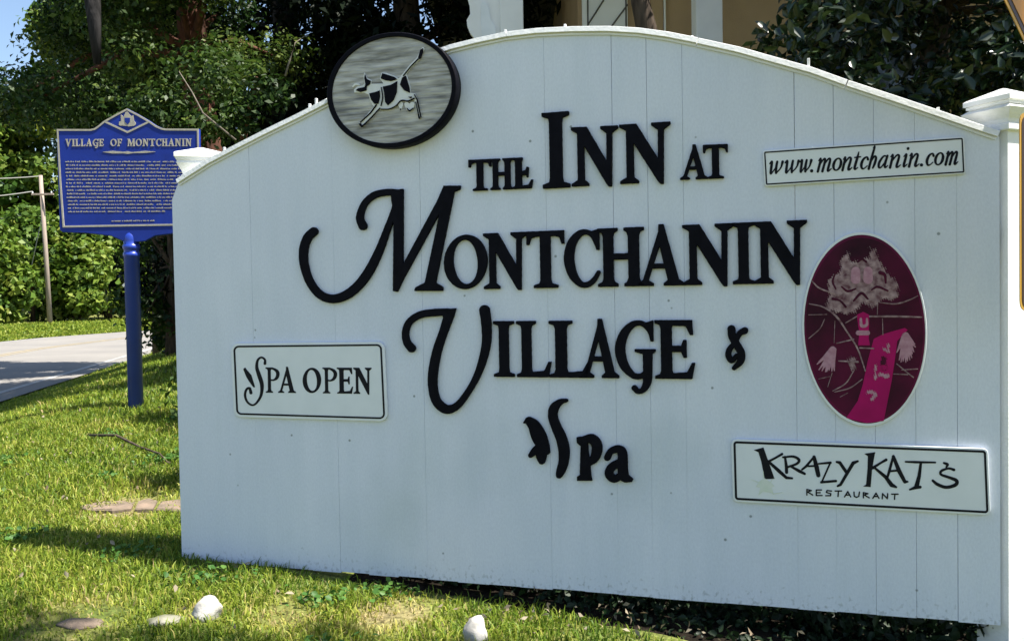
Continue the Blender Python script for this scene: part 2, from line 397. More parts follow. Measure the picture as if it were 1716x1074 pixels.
GL = {
 'I': [stem(0, 1, .27, .73)],
 'N': [('p', [(0, 1), (0, .96), (.12, .90), (.74, .02), (.79, -.03), (.84, -.03), (.85, .25), (.33, 1)]),
       ('p', [(.63, 1), (1, 1), (1, .96), (.87, .88), (.85, -.03), (.79, -.02), (.75, .3), (.76, .88), (.63, .96)]),
       ('p', [(0, 0), (.36, 0), (.36, .04), (.27, .1), (.265, .85), (.13, .92), (.13, .1), (0, .04)])],
 'T': [('p', [(0, 1), (1, 1), (1, .77), (.94, .77), (.89, .88), (.76, .91), (.24, .91), (.11, .88), (.06, .77), (0, .77)]), stem(.18, .82, .36, .63, top=False)],
 'H': [stem(0, .43, .12, .33), stem(.57, 1, .66, .89), ('p', [(.25, .46), (.75, .46), (.75, .56), (.25, .56)])],
 'E': [stem(0, .5, .15, .42), ('p', [(.15, 1), (.94, 1), (.96, .75), (.89, .75), (.78, .90), (.42, .91), (.15, .91)]),
       ('p', [(.35, .56), (.66, .56), (.72, .66), (.79, .66), (.79, .36), (.72, .36), (.66, .46), (.35, .46)]), LFOOT],
 'Ebroken': [stem(0, .5, .15, .45), ('p', [(.35, .54), (.66, .58), (.72, .70), (.80, .68), (.76, .36), (.72, .36), (.66, .44), (.35, .44)]), LFOOT],
 'F': [stem(0, .5, .15, .42), ('p', [(.15, 1), (.94, 1), (.96, .75), (.89, .75), (.78, .90), (.42, .91), (.15, .91)]),
       ('p', [(.35, .56), (.66, .56), (.72, .66), (.79, .66), (.79, .36), (.72, .36), (.66, .46), (.35, .46)])],
 'L': [stem(0, .56, .15, .42), LFOOT],
 'A': [('p', [(.47, 1.03), (.57, 1.03), (.88, .10), (1, .04), (1, 0), (.56, 0), (.56, .04), (.65, .09), (.45, .78)]),
       ('p', [(.50, 1.0), (.53, .80), (.23, .09), (.34, .04), (.34, 0), (0, 0), (0, .04), (.12, .10)]),
       ('p', [(.24, .29), (.72, .29), (.70, .37), (.28, .37)])],
 'V': [('p', [(.53, -.03), (.43, -.03), (.12, .90), (0, .96), (0, 1), (.44, 1), (.44, .96), (.35, .91), (.55, .22)]),
       ('p', [(.50, 0), (.47, .20), (.77, .91), (.66, .96), (.66, 1), (1, 1), (1, .96), (.88, .90)])],
 'C': [('c', [(.93, .72, .025), (.84, .88, .042), (.66, .955, .04), (.45, .92, .055), (.25, .76, .075), (.17, .5, .085), (.26, .23, .075), (.46, .06, .05), (.66, .04, .045), (.84, .12, .04), (.97, .25, .03)]),
       ('p', [(.78, .96), (1, 1), (1, .64), (.93, .64)])],
 'O': [ring(.5, .5, .40, .45, .04, .085)],
 'G': [('c', [(.93, .74, .025), (.84, .88, .042), (.66, .955, .04), (.45, .92, .055), (.25, .76, .075), (.15, .5, .085), (.24, .23, .075), (.44, .06, .05), (.62, .03, .045), (.78, .09, .045)]),
       ('p', [(.80, .96), (.98, 1), (.98, .64), (.92, .64)]),
       ('p', [(.52, .50), (1.03, .50), (1.03, .46), (.95, .42), (.93, .05), (.72, .05), (.72, .42), (.52, .46)]),
       ('c', [(.83, .12, .075), (.81, -.06, .07), (.72, -.19, .05), (.58, -.23, .04), (.49, -.17, .045)])],
 'P': [stem(0, .52, .16, .38), ('c', [(.30, .955, .03), (.55, .95, .04), (.82, .86, .06), (.90, .73, .068), (.80, .58, .058), (.58, .50, .035), (.40, .50, .03)])],
 'M': [('p', [(0, 1), (0, .95), (.10, .90), (.06, .08), (0, .04), (0, 0), (.27, 0), (.27, .04), (.16, .09), (.17, .85), (.27, 1)]),
       ('p', [(.08, 1), (.27, 1), (.56, .25), (.50, -.02), (.44, -.02), (.12, .9)]), ('p', [(.44, -.02), (.52, -.02), (.84, .95), (.76, 1)]),
       stem(.68, 1, .76, .92)],
 'R': [stem(0, .5, .15, .38), ('c', [(.30, .955, .03), (.55, .95, .04), (.78, .86, .06), (.82, .73, .068), (.72, .58, .05), (.40, .50, .03)]), ('s', [(.5, .5, .05), (.95, .02, .06)])],
 'S': [('c', [(.85, .75, .04), (.75, .93, .045), (.45, .96, .05), (.18, .80, .07), (.35, .58, .08), (.70, .42, .08), (.85, .22, .07), (.55, .03, .05), (.22, .08, .045), (.1, .28, .04)])],
 'U': [('s', [(.2, 1, .07), (.2, .3, .07), (.4, .05, .06), (.65, .05, .05), (.82, .3, .05), (.82, 1, .05)])],
}
def glyph(g, xl, xr, base, cap, lean=.018):
    """place a unit glyph: base/cap are functions of x giving pixel rows"""
    out = []
    for kind, P in GL[g]:
        Q = []
        for p in P:
            x = xl+p[0]*(xr-xl); yb, yt = base(x), cap(x); H = yb-yt
            xx = x-lean*H*(p[1]-.5); yy = yb-p[1]*H
            Q.append((xx, yy, p[2]*H) if len(p) > 2 else (xx, yy))
        out.append((kind, Q))
    return out
def line(x0, y0, x1, y1): return lambda x: y0+(y1-y0)*(x-x0)/(x1-x0)
def zoom(ox, oy, s, prims):                                      # traced at scale s from corner (ox, oy)
    return [(k, [(ox+p[0]/s, oy+p[1]/s)+((p[2]/s,) if len(p) > 2 else ()) for p in P]) for k, P in prims]

# ================================================================== THE SETTING
xs = np.concatenate([np.linspace(-700, -60, 14), np.linspace(-50, -13, 20), np.arange(-12.5, 5, .14), np.linspace(5.5, 40, 18), np.linspace(60, 700, 12)])
ys = np.concatenate([np.linspace(-150, -4, 10), np.arange(-3, 1, .5), np.arange(1, 12.5, .13), np.linspace(13, 70, 50), np.linspace(80, 900, 16)])
X, Y = np.meshgrid(xs, ys); Z = gz(X, Y); nx, ny = len(xs), len(ys)
I = np.arange(nx*ny).reshape(ny, nx)
Q = np.stack([I[:-1, :-1], I[:-1, 1:], I[1:, 1:], I[1:, :-1]], -1).reshape(-1, 4)
ground = big_mesh('ground', np.stack([X, Y, Z], -1).reshape(-1, 3), Q, None, M['ground']); ground['kind'] = 'structure'
ground.data.polygons.foreach_set('use_smooth', [True]*len(ground.data.polygons))

def strip(name, off0, off1, z, m, y0=-60, y1=190, kind=True, parent=None):
    yy = np.concatenate([np.arange(y0, 50, .8), np.arange(50, y1, 4)]); e = edge_x(yy)
    a = off0(yy) if callable(off0) else off0; b = off1(yy) if callable(off1) else off1
    V = np.concatenate([np.stack([e-a, yy, np.full_like(yy, z)], 1), np.stack([e-b, yy, np.full_like(yy, z)], 1)]); n = len(yy)
    q = np.stack([np.arange(n-1)+n, np.arange(n-1), np.arange(1, n), np.arange(1, n)+n], 1)
    o = big_mesh(name, V, q, None, m, parent)
    if parent is None: o['kind'] = 'structure'
    return o
road = strip('road', 0.0, road_w, 0.0, M['asphalt'])
for a in (-.16, .06):
    strip('centre_line', lambda y, a=a: road_w(y)/2+a, lambda y, a=a: road_w(y)/2+a+.1, .004, M['yellowline'], parent=road)
strip('edge_line', .35, .46, .004, M['whiteline'], parent=road)
strip('edge_line', lambda y: road_w(y)-.46, lambda y: road_w(y)-.35, .004, M['whiteline'], parent=road)

# ================================================================== THE BIG WELCOME SIGN
sign = thing('welcome_sign', 'large white board sign with arched top and raised black lettering', 'sign', tuple(A0), SIGN_YAW)
TOPPX = [(290, 330), (298, 303), (350, 269), (400, 243), (450, 218), (500, 193), (550, 168), (600, 143), (650, 120), (700, 98), (755, 79), (800, 67), (850, 57), (900, 51), (960, 48), (1020, 48), (1070, 51), (1120, 57), (1170, 67), (1240, 83), (1300, 100), (1360, 117), (1420, 138), (1500, 164), (1570, 188), (1640, 211), (1667, 221)]
TOP = [S(x, y) for x, y in TOPPX]; TOP[0] = (0.0, TOP[0][1]); TOP[-1] = (2.975, TOP[-1][1]-.004)
tu, tv = zip(*TOP)
def topv(u): return float(np.interp(u, tu, tv))
BW = .119
GT = {3: .0008, 9: .0009, 13: .0004, 15: .0014, 16: .0012, 17: .0006, 20: .0018, 21: .0011, 22: .0006, 23: .0004}
GB = {6: .0009, 9: .0002, 13: .0003, 22: .0006, 23: .0007, 24: .0014}
for i in range(25):
    a, b = i*BW, (i+1)*BW; w = random.uniform(-.00012, .00012)
    t0, t1, b0_, b1_ = GT.get(i, 0), GT.get(i+1, 0), GB.get(i, 0), GB.get(i+1, 0)
    us = [a]+[u for u in tu if a+.004 < u < b-.004]+[b]
    bot = random.uniform(-.003, .003)
    def loop(k, cz):
        L = [(a+b0_*k+cz*.1, bot+cz), (b-b1_*k-cz*.1, bot+cz)]
        for u in reversed(us):
            uu = min(max(u, a+t0*k+cz*.1), b-t1*k-cz*.1); L.append((uu, topv(uu)-.012-cz))
        return L
    n = len(us)+2; v = []
    for k_, y, cz in ((.9, w, .0005), (.3, w+.0022, 0), (.3, .020, 0)):
        v += [(u, y, z) for u, z in loop(k_, cz)]
    f = [list(range(n)), [2*n+k for k in range(n)][::-1]]
    for r in range(2):
        for k in range(n): f.append((r*n+(k+1) % n, r*n+k, (r+1)*n+k, (r+1)*n+(k+1) % n))
    mesh_obj('plank', v, f, M['board'], sign)
# backing rails and arch capping
for zc in (.35, 1.2): MB().box(.05, 2.93, .0205, .058, zc-.045, zc+.045, .003).build('back_rail', M['post'], sign)
def sweep(name, P, y0, y1, h0, h1, m, seg):
    v = []; f = []
    for i, (u, z) in enumerate(P):
        a = P[max(i-1, 0)]; b = P[min(i+1, len(P)-1)]; t = np.array([b[0]-a[0], b[1]-a[1]]); t /= np.hypot(*t); nn = np.array([-t[1], t[0]])
        for (y, h) in ((y0, h0), (y0+.003, h1-.002), (y0+.008, h1), (y1, h1), (y1, h0)): v.append((u+nn[0]*h, y, z+nn[1]*h))
    k = 5
    for i in range(len(P)-1):
        for j in range(k): f.append((i*k+j, (i+1)*k+j, (i+1)*k+(j+1) % k, i*k+(j+1) % k))
    f += [[j for j in range(k)], [(len(P)-1)*k+j for j in range(k)][::-1]]
    return fix_normals(mesh_obj(name, v, f, m, sign))
for (i0, i1) in ((1, 6), (6, 12), (12, 18), (18, 22), (22, 26)):
    seg = list(TOP[i0:i1+1]); seg = [(u, v+random.uniform(-.0015, .0015)) for u, v in seg]
    k = .0015*((i0 % 3)-1)
    a, b = seg[0], seg[-1]; seg[0] = (a[0]+.0015, a[1]); seg[-1] = (b[0]-.0015, b[1])
    sweep('arch_cap', seg, -.016+k, .034, -.014, .005+k*.4, M['post'], 1)
    sweep('cove_moulding', [(u, v) for u, v in seg], -.008, -.0022, -.024, -.0145, M['post'], 1)
for px, py, h in ((1355, 112, .018), (1572, 188, .006), (947, 48, .006), (847, 57, .006), (530, 176, .016), (519, 181, .007), (376, 254, .008), (1160, 66, .003)):
    u, v = S(px, py); MB().box(u-.004, u+.004, -.004, .006, v, v+h+.008, .001).build('light_clip', M['post'], sign)
# posts (4x4, set a little askew to the boards) with moulded caps
def post(px_c, depth_u, wy, half, cap, z1, rot):
    o = MB().sqlathe([(half-.003, -.6), (half, -.597), (half, z1-.003), (half-.003, z1)], rot, 4, depth_u, wy).build('post', M['post'], sign)
    c = MB().sqlathe([(half+.012, z1-.055), (half+.014, z1-.052), (half+.014, z1-.036), (half+.008, z1-.032), (half+.011, z1-.02), (half+.020, z1-.006), (half+.030, z1+.012), (cap-.012, z1+.024), (cap-.006, z1+.026), (cap-.006, z1+.034), (cap, z1+.036), (cap, z1+.050), (cap-.004, z1+.054), (.006, z1+.086)], rot, 4, depth_u, wy)
    c.build('post_cap', M['post'], o); return o
R1 = math.radians(32)
post(0, 3.003, .083, .055, .080, 1.575, math.radians(42))
post(0, .062, .112, .060, .098, 1.585, R1)

# ---- raised black letters
letters = []
def put(g, xl, xr, b, c, **k): letters.append((glyph(g, xl, xr, b, c, **k)))
b, c = line(785, 320, 891, 315), line(785, 268.5, 891, 263.5)
for g, x0, x1 in (('T', 785, 822), ('H', 821, 858), ('Ebroken', 858, 892)): put(g, x0, x1, b, c)
put('I', 908.5, 953.5, line(909, 316, 954, 313.5), line(909, 190, 954, 186.5))
put('N', 957.5, 1035.5, line(958, 312.5, 1036, 308.5), line(958, 214, 1036, 210.5))
put('N', 1038.5, 1123.5, line(1038, 308, 1123, 304), line(1038, 209.5, 1123, 204))
b, c = line(1140, 301, 1220, 298), line(1140, 245, 1220, 241.5)
put('A', 1139.5, 1185.5, b, c); put('T', 1178.5, 1219.5, b, c)
b, c = line(745, 485.5, 1345, 474), line(745, 394.5, 1345, 369)
for g, x0, x1 in (('O', 744, 815), ('N', 810, 883), ('T', 882.5, 945), ('C', 942.5, 1004), ('H', 1001.5, 1079), ('A', 1067.5, 1146), ('N', 1144, 1230.5), ('I', 1227.5, 1264), ('N', 1263, 1353)): put(g, x0, x1, b, c)
b, c = line(827, 631, 1164, 635), line(827, 538.5, 1164, 536.5)
for g, x0, x1 in (('I', 827, 860.5), ('L', 865.5, 922.5), ('L', 920, 989), ('A', 972, 1036), ('G', 1028.5, 1096), ('E', 1097.5, 1164)): put(g, x0, x1, b, c)
# swash M
letters.append(zoom(480, 280, 3.3, [
 ('c', [(147, 356, 22), (112, 392, 22), (91, 460, 22), (95, 545, 21), (128, 640, 20), (185, 708, 21), (255, 729, 23), (330, 706, 24), (398, 650, 24), (455, 572, 24), (508, 466, 21), (552, 350, 17), (588, 250, 14), (606, 180, 13)]),
 ('c', [(625, 143, 17), (560, 139, 17), (490, 152, 17), (440, 188, 16), (413, 235, 17), (403, 285, 19), (419, 326, 22)]),
 ('p', [(575, 130), (642, 122), (641, 545), (606, 688), (588, 684), (592, 260), (580, 190)]),
 ('p', [(590, 684), (610, 689), (642, 622), (842, 258), (922, 122), (868, 106), (832, 188), (640, 545)]),
 ('p', [(868, 104), (960, 104), (956, 124), (925, 136), (822, 640), (862, 664), (862, 684), (706, 684), (712, 666), (764, 640), (850, 235)])]))
# swash V
letters.append(zoom(650, 490, 2.681, [
 ('c', [(104, 252, 17), (82, 222, 15), (77, 176, 14), (95, 132, 14), (142, 101, 15), (205, 91, 16), (270, 88, 15)]),
 ('p', [(230, 78), (303, 72), (296, 100), (262, 190), (225, 190), (248, 112)]),
 ('c', [(262, 140, 16), (243, 190, 18), (219, 262, 19), (201, 355, 20), (200, 430, 19), (218, 492, 19), (262, 526, 19), (310, 508, 15), (356, 450, 13), (396, 380, 14), (425, 300, 17), (441, 220, 19), (440, 140, 21), (432, 80, 22)])]))
# ampersand
letters.append(zoom(650, 490, 2.681, [
 ('c', [(1543, 165, 17), (1548, 200, 17), (1570, 240, 16), (1588, 275, 16), (1584, 310, 15), (1555, 340, 9)]),
 ('c', [(1603, 172, 15), (1580, 185, 12), (1560, 225, 10), (1535, 255, 12), (1530, 285, 13), (1545, 308, 10), (1565, 285, 9)])]))
# bird, tall S, p, a
letters.append(zoom(650, 490, 2.681, [
 ('c', [(632, 577, 17), (655, 600, 25), (676, 645, 32), (695, 685, 26), (714, 716, 12)]), ('s', [(628, 575, 12), (612, 584, 4)]),
 ('c', [(690, 690, 22), (660, 712, 16), (640, 732, 10)]), ('c', [(685, 700, 20), (688, 735, 22), (690, 758, 14)])]))
letters.append(zoom(650, 490, 2.681, [('c', [(800, 486, 7), (772, 493, 13), (745, 520, 20), (740, 560, 20), (755, 605, 21), (777, 655, 23), (790, 710, 24), (787, 765, 21), (776, 800, 19), (768, 822, 13)])]))
letters.append(zoom(650, 490, 2.681, [
 ('p', [(848, 652), (892, 645), (912, 830), (916, 845), (850, 845), (850, 828), (862, 822), (866, 690), (848, 674)]),
 ('c', [(880, 662, 16), (915, 658, 20), (938, 690, 23), (930, 740, 20), (900, 770, 12)])]))
letters.append(zoom(650, 490, 2.681, [
 ('c', [(985, 742, 14), (1000, 715, 14), (1030, 704, 16), (1052, 722, 20), (1054, 790, 22), (1062, 830, 20), (1090, 842, 9)]),
 ('c', [(1045, 762, 16), (1005, 785, 18), (992, 815, 18), (1015, 838, 16), (1048, 822, 14)])]))
for i, pr in enumerate(letters):
    raised('letter', pr, .0015, .014, M['black'], sign, .9, .0022, rnd=.5, rough=.14)

# ================================================================== PLAQUES ON THE BOARD
def plaque(name, label, pxc, th):
    u, v = S(*pxc); p = A0+SD*u+np.array([0, 0, v])
    return thing(name, label, 'sign', tuple(p), SIGN_YAW), (u, v)
def quad(corners, r):
    C = np.array(corners, float); c = C.mean(0); d = C-c; C = c+d*(1-r/np.abs(d))
    return lambda X, Y: sd_poly(C, X, Y)-r
def qb(corners): C = np.array(corners); return (C[:, 0].min(), C[:, 0].max(), C[:, 1].min(), C[:, 1].max())
def rect_plaque(name, label, corners, r, inset, lw, th=.011):
    cc = tuple(np.array(corners).mean(0)); t, off = plaque(name, label, cc, th); q = quad(corners, r)
    raised('panel', [('f', q)], .0015, th, M['plaque'], t, 1.0, .0015, bounds=qb(corners), off=off)
    raised('border', [('f', lambda X, Y: np.abs(q(X, Y)+inset)-lw/2)], .0015+th, .0012, M['blackprint'], t, .6, .0002, bounds=qb(corners), off=off)
    def ink(name, prims, m='blackprint', step=.5, dw=.0): return raised(name, prims, .0015+th+dw, .0014, M[m], t, step, .0002, off=off)
    for (x, y) in ():
        pass
    return t, ink

# --- spa open
t, ink = rect_plaque('spa_plaque', 'white plaque with rounded corners and black border reading SPA OPEN', [(387, 575), (644, 572.5), (649, 706), (391.5, 699)], 13, 5.6, 3.0)
ink('bird_mark', zoom(370, 550, 5.72, [('p', [(214, 392), (232, 374), (250, 400), (292, 448), (328, 565), (312, 566), (272, 512), (246, 470)])]))
ink('letter', zoom(370, 550, 5.72, [('c', [(422, 338, 13), (421, 300, 10), (386, 279, 9), (352, 308, 11), (344, 375, 15), (366, 450, 19), (393, 540, 18), (385, 640, 13), (342, 714, 10), (300, 736, 9), (252, 704, 10), (231, 640, 11), (246, 585, 11), (275, 575, 12), (288, 618, 15)])]))
b, c = line(445, 657.8, 622, 660), line(445, 615.5, 622, 616)
for g, x0, x1 in (('P', 445, 468), ('A', 465.5, 495.5), ('O', 507.5, 537.5), ('P', 540.5, 564.5), ('E', 564.5, 591.5), ('N', 592, 623)): ink('letter', glyph(g, x0, x1, b, c))
# --- website
t, ink = rect_plaque('web_address_plaque', 'narrow white plaque with black border and italic web address', [(1278, 252), (1616, 229), (1618.5, 292), (1281, 312.5)], 5, 3.6, 2.3)
def it(prims, x0, x1, base, xh):
    out = []
    for P in prims:
        Q = []
        for x, y, r in P:
            px = x0+x*(x1-x0); yb = base(px); Q.append((px+(y-.5)*xh*.20, yb-y*xh, r*xh))
        out.append(('c', Q) if len(Q) > 2 else ('s', Q))
    return out
IT = {'w': [[(.05, .82, .05), (.17, .97, .09), (.2, .6, .10), (.24, .1, .10), (.3, .03, .06)], [(.3, .03, .05), (.52, .5, .05), (.55, .95, .08)], [(.55, .95, .09), (.55, .5, .10), (.62, .06, .09)], [(.62, .03, .05), (.88, .45, .06), (.93, .92, .11)]],
 'm': [[(.05, .85, .04), (.17, .96, .09), (.14, .0, .10)], [(.16, .5, .05), (.36, .95, .07), (.47, .85, .09), (.43, .0, .10)], [(.45, .5, .05), (.66, .95, .07), (.79, .85, .09), (.76, .1, .10), (.84, .02, .07), (.97, .18, .04)]],
 'o': [[(.52 + .38*math.cos(a), .49+.46*math.sin(a), .06+.05*math.cos(a)**2) for a in [i*math.pi/8 for i in range(17)]]],
 'n': [[(.05, .85, .04), (.2, .96, .09), (.17, .0, .10)], [(.2, .45, .05), (.5, .94, .07), (.72, .85, .09), (.66, .12, .10), (.78, .02, .07), (.97, .18, .04)]],
 't': [[(.55, 1.35, .05), (.5, .9, .10), (.38, .2, .10), (.52, .02, .07), (.85, .15, .04)], [(.1, .95, .055), (.95, .98, .055)]],
 'c': [[(.85, .75, .10), (.7, .94, .06), (.35, .8, .09), (.2, .4, .11), (.38, .06, .08), (.65, .06, .05), (.92, .25, .04)]],
 'h': [[(.22, 1.62, .05), (.34, 1.7, .08), (.24, .9, .10), (.16, .0, .10)], [(.2, .45, .05), (.5, .94, .07), (.74, .85, .09), (.72, .4, .10), (.60, .05, .07)]],
 'a': [[(.75, .9, .06), (.45, .93, .07), (.18, .5, .10), (.2, .1, .09), (.42, .08, .06), (.68, .5, .05)], [(.78, .95, .09), (.7, .3, .10), (.78, .03, .07), (.98, .18, .04)]],
 'i': [[(.1, .82, .04), (.48, .96, .09), (.38, .2, .10), (.5, .02, .07), (.95, .2, .04)], [(.55, 1.42, .11), (.56, 1.44, .11)]],
 '.': [[(.5, .08, .13), (.52, .08, .13)]]}
base = line(1288, 292.3, 1607, 275.2)
for ch, z0, z1 in (('w', 138, 226), ('w', 232, 325), ('w', 326, 402), ('.', 402, 422), ('m', 438, 535), ('o', 533, 592), ('n', 592, 662), ('t', 660, 702), ('c', 703, 757), ('h', 757, 812), ('a', 812, 882), ('n', 884, 962), ('i', 966, 1002), ('n', 1002, 1076), ('.', 1080, 1100), ('c', 1108, 1162), ('o', 1162, 1222), ('m', 1228, 1316)):
    ink('letter', it(IT[ch], 1250+z0/3.682, 1250+z1/3.682, base, 21.5), step=.4)
# --- restaurant
t, ink = rect_plaque('restaurant_plaque', 'wide white plaque with black border and quirky hand-drawn KRAZY KAT\'S lettering', [(1225.5, 735.5), (1656, 751), (1660, 863), (1228, 841)], 9, 5.4, 3.7)
KK = [
 [('p', [(210, 146), (264, 131), (292, 210), (326, 306), (270, 308), (252, 210), (236, 158)]), ('s', [(284, 214, 7), (330, 190, 6), (368, 168, 7)]), ('s', [(290, 208, 7), (350, 262, 10), (392, 300, 8), (424, 303, 6)])],
 [('s', [(384, 183, 6), (392, 240, 9), (393, 270, 9)]), ('c', [(372, 186, 5), (430, 182, 7), (462, 200, 8), (450, 222, 7), (400, 240, 6)]), ('s', [(415, 236, 6), (462, 262, 9), (494, 278, 7)])],
 [('s', [(548, 182, 6), (500, 238, 7), (480, 254, 6)]), ('s', [(546, 184, 9), (560, 240, 13), (570, 286, 12)]), ('s', [(508, 236, 5), (556, 234, 6)])],
 [('s', [(572, 222, 5), (638, 216, 7)]), ('s', [(636, 218, 5), (590, 322, 5)]), ('s', [(586, 325, 7), (668, 318, 7)])],
 [('s', [(672, 212, 6), (690, 216, 9), (724, 266, 9)]), ('s', [(790, 208, 6), (764, 218, 10), (722, 290, 9), (694, 338, 8), (678, 346, 6)])],
 [('p', [(826, 166), (888, 157), (884, 172), (870, 250), (862, 352), (818, 348), (836, 338), (844, 250), (846, 180)]), ('s', [(872, 246, 8), (920, 216, 6), (948, 200, 8)]), ('s', [(878, 240, 6), (945, 296, 10), (978, 340, 12), (1004, 352, 6)])],
 [('s', [(988, 178, 6), (966, 262, 8), (952, 306, 6)]), ('s', [(988, 182, 9), (1020, 262, 12), (1052, 322, 10), (1068, 322, 5)]), ('s', [(964, 264, 6), (1022, 258, 6)])],
 [('s', [(1056, 211, 5), (1110, 213, 7), (1222, 215, 5)]), ('s', [(1142, 214, 7), (1132, 290, 10), (1118, 346, 13)]), ('s', [(1080, 366, 5), (1106, 356, 9), (1138, 352, 8)])],
 [('c', [(1270, 218, 6), (1290, 226, 8), (1282, 242, 4)])],
 [('c', [(1326, 256, 8), (1296, 248, 6), (1256, 262, 7), (1254, 282, 7), (1298, 298, 8), (1340, 316, 10), (1334, 340, 10), (1284, 353, 9), (1236, 338, 9), (1208, 316, 7)])]]
for k in KK: ink('letter', zoom(1200, 710, 3.3256, k))
RS = {'R': [[(0, 0, 1), (.0, 1, 1)], [(0, 1, 1), (.7, .8, 1), (0, .5, 1)], [(.2, .5, 1), (.9, 0, 1)]], 'E': [[(0, 0, 1), (0, 1, 1)], [(0, 1, 1), (.8, 1, 1)], [(0, .5, 1), (.6, .5, 1)], [(0, 0, 1), (.9, 0, 1)]],
 'S': [[(.9, .9, 1), (.2, 1, 1), (.1, .65, 1), (.8, .4, 1), (.75, .05, 1), (0, .05, 1)]], 'T': [[(0, 1, 1), (1, 1, 1)], [(.5, 1, 1), (.45, 0, 1)]], 'A': [[(0, 0, 1), (.5, 1, 1)], [(.5, 1, 1), (.95, 0, 1)], [(.2, .35, 1), (.75, .35, 1)]],
 'U': [[(0, 1, 1), (.05, .2, 1), (.4, 0, 1), (.75, .2, 1), (.85, 1, 1)]], 'N': [[(0, 0, 1), (.05, 1, 1)], [(.05, 1, 1), (.8, 0, 1)], [(.8, 0, 1), (.85, 1, 1)]]}
for i, ch in enumerate('RESTAURANT'):
    x0 = 506+i*52.5; pr = []
    for P in RS[ch]: pr.append(('s', [(x0+x*36, 396+i*2.6-y*(31-i*.3), 3.7) for x, y, r in P]))
    ink('letter', zoom(1200, 710, 3.3256, pr), step=.4)
ink('cat_mark', zoom(1200, 710, 3.3256, [('p', [(240, 320), (270, 300), (310, 330), (326, 345), (310, 352), (322, 392), (296, 380), (262, 376), (236, 398), (246, 356), (222, 350)]), ('s', [(196, 310, 2), (250, 330, 3)]), ('s', [(262, 262, 2), (266, 310, 4)]), ('s', [(320, 300, 2), (300, 330, 3)]), ('s', [(318, 390, 3), (368, 380, 2)])]), 'smudge', .4)

# --- oval cow plaque
def ell(cx, cy, a, b, rot):
    ca, sa = math.cos(rot), math.sin(rot)
    def f(X, Y):
        x = (X-cx)*ca+(Y-cy)*sa; y = -(X-cx)*sa+(Y-cy)*ca; k = np.hypot(x/a, y/b)
        return (k-1)*min(a, b)
    return f
t, off = plaque('cow_plaque', 'oval weathered wood plaque with black rim and leaping cow, overlapping the arched edge', (657, 151), .05)
CE = (656.5, 151, 110, 95.5, math.radians(-17)); cb = (535, 790, 30, 270)
fo = ell(*CE); CTH = .046
raised('disc', [('f', lambda X, Y: fo(X, Y)+4)], .006, CTH-.004, M['weathered'], t, 1.2, .001, bounds=cb, off=off, mapf=lambda x, y: S(x, y, .006+CTH))
raised('rim', [('f', lambda X, Y: np.maximum(fo(X, Y), -(fo(X, Y)+7.5)))], .004, CTH+.004, M['black'], t, 1.0, .003, bounds=cb, off=off, mapf=lambda x, y: S(x, y, .006+CTH))
CW = .006+CTH-.004
def cow(name, prims, dw, m): raised(name, zoom(540, 40, 4.88, prims), CW+dw, .004, M[m], t, .5, .0006, off=off)
cow('cow_body', [('p', [(258, 540), (285, 515), (330, 505), (345, 490), (335, 430), (345, 398), (362, 440), (402, 462), (400, 492), (500, 490), (470, 452), (484, 402), (520, 402), (592, 428), (625, 448), (650, 425), (690, 415), (722, 520), (722, 565), (758, 572), (775, 610), (812, 768), (792, 780), (772, 720), (752, 620), (700, 635), (652, 628), (600, 680), (540, 700), (478, 702), (455, 700), (390, 770), (322, 846), (290, 820), (330, 785), (420, 680), (395, 640), (378, 580), (340, 565), (262, 565)]),
                 ('s', [(655, 432, 13), (722, 345, 11), (785, 285, 14), (822, 205, 12)]), ('c', [(250, 515, 6), (270, 496, 8), (300, 500, 8)]), ('c', [(640, 660, 22), (642, 690, 10)]), ('c', [(690, 660, 20), (715, 690, 26), (735, 660, 20)])], 0, 'relief')
cow('patch', [('p', [(272, 545), (292, 528), (345, 518), (352, 495), (342, 445), (348, 412), (362, 452), (396, 468), (388, 496), (362, 512), (360, 545), (310, 560)])], .0042, 'black')
cow('patch', [('p', [(382, 570), (430, 560), (468, 545), (470, 600), (458, 655), (425, 655), (398, 622)])], .0042, 'black')
cow('patch', [('p', [(494, 515), (560, 500), (612, 470), (608, 560), (582, 625), (535, 668), (512, 640), (505, 565)])], .0042, 'black')
cow('patch', [('p', [(490, 405), (590, 436), (610, 455), (560, 470), (512, 462), (476, 448)])], .0042, 'black')
cow('patch', [('p', [(652, 442), (682, 424), (712, 522), (716, 566), (668, 545), (634, 500)])], .0042, 'black')
cow('patch', [('p', [(782, 280), (800, 215), (822, 200), (824, 232), (806, 282), (792, 292)])], .0042, 'black')
for i_, q in enumerate([('s', [(662, 425, 4), (724, 348, 4), (782, 290, 5)]), ('s', [(440, 665, 6), (392, 730, 5), (310, 806, 4)]), ('s', [(470, 690, 4), (400, 768, 4), (325, 838, 5)]), ('p', [(292, 818), (312, 812), (330, 838), (320, 848)]), ('c', [(480, 698, 4), (545, 697, 4), (600, 672, 4), (645, 628, 5), (700, 632, 5), (750, 610, 5)]), ('s', [(752, 580, 4), (774, 620, 5), (806, 765, 4)]), ('s', [(762, 640, 3), (784, 740, 4), (792, 772, 7)]), ('p', [(700, 598), (735, 596), (722, 612)]), ('c', [(480, 520, 3), (492, 600, 4), (478, 670, 4)]), ('c', [(690, 690, 3), (712, 712, 5), (742, 690, 3)]), ('s', [(640, 695, 3), (638, 705, 3)])]): cow('outline', [q], .0042+.0002*i_, 'black')

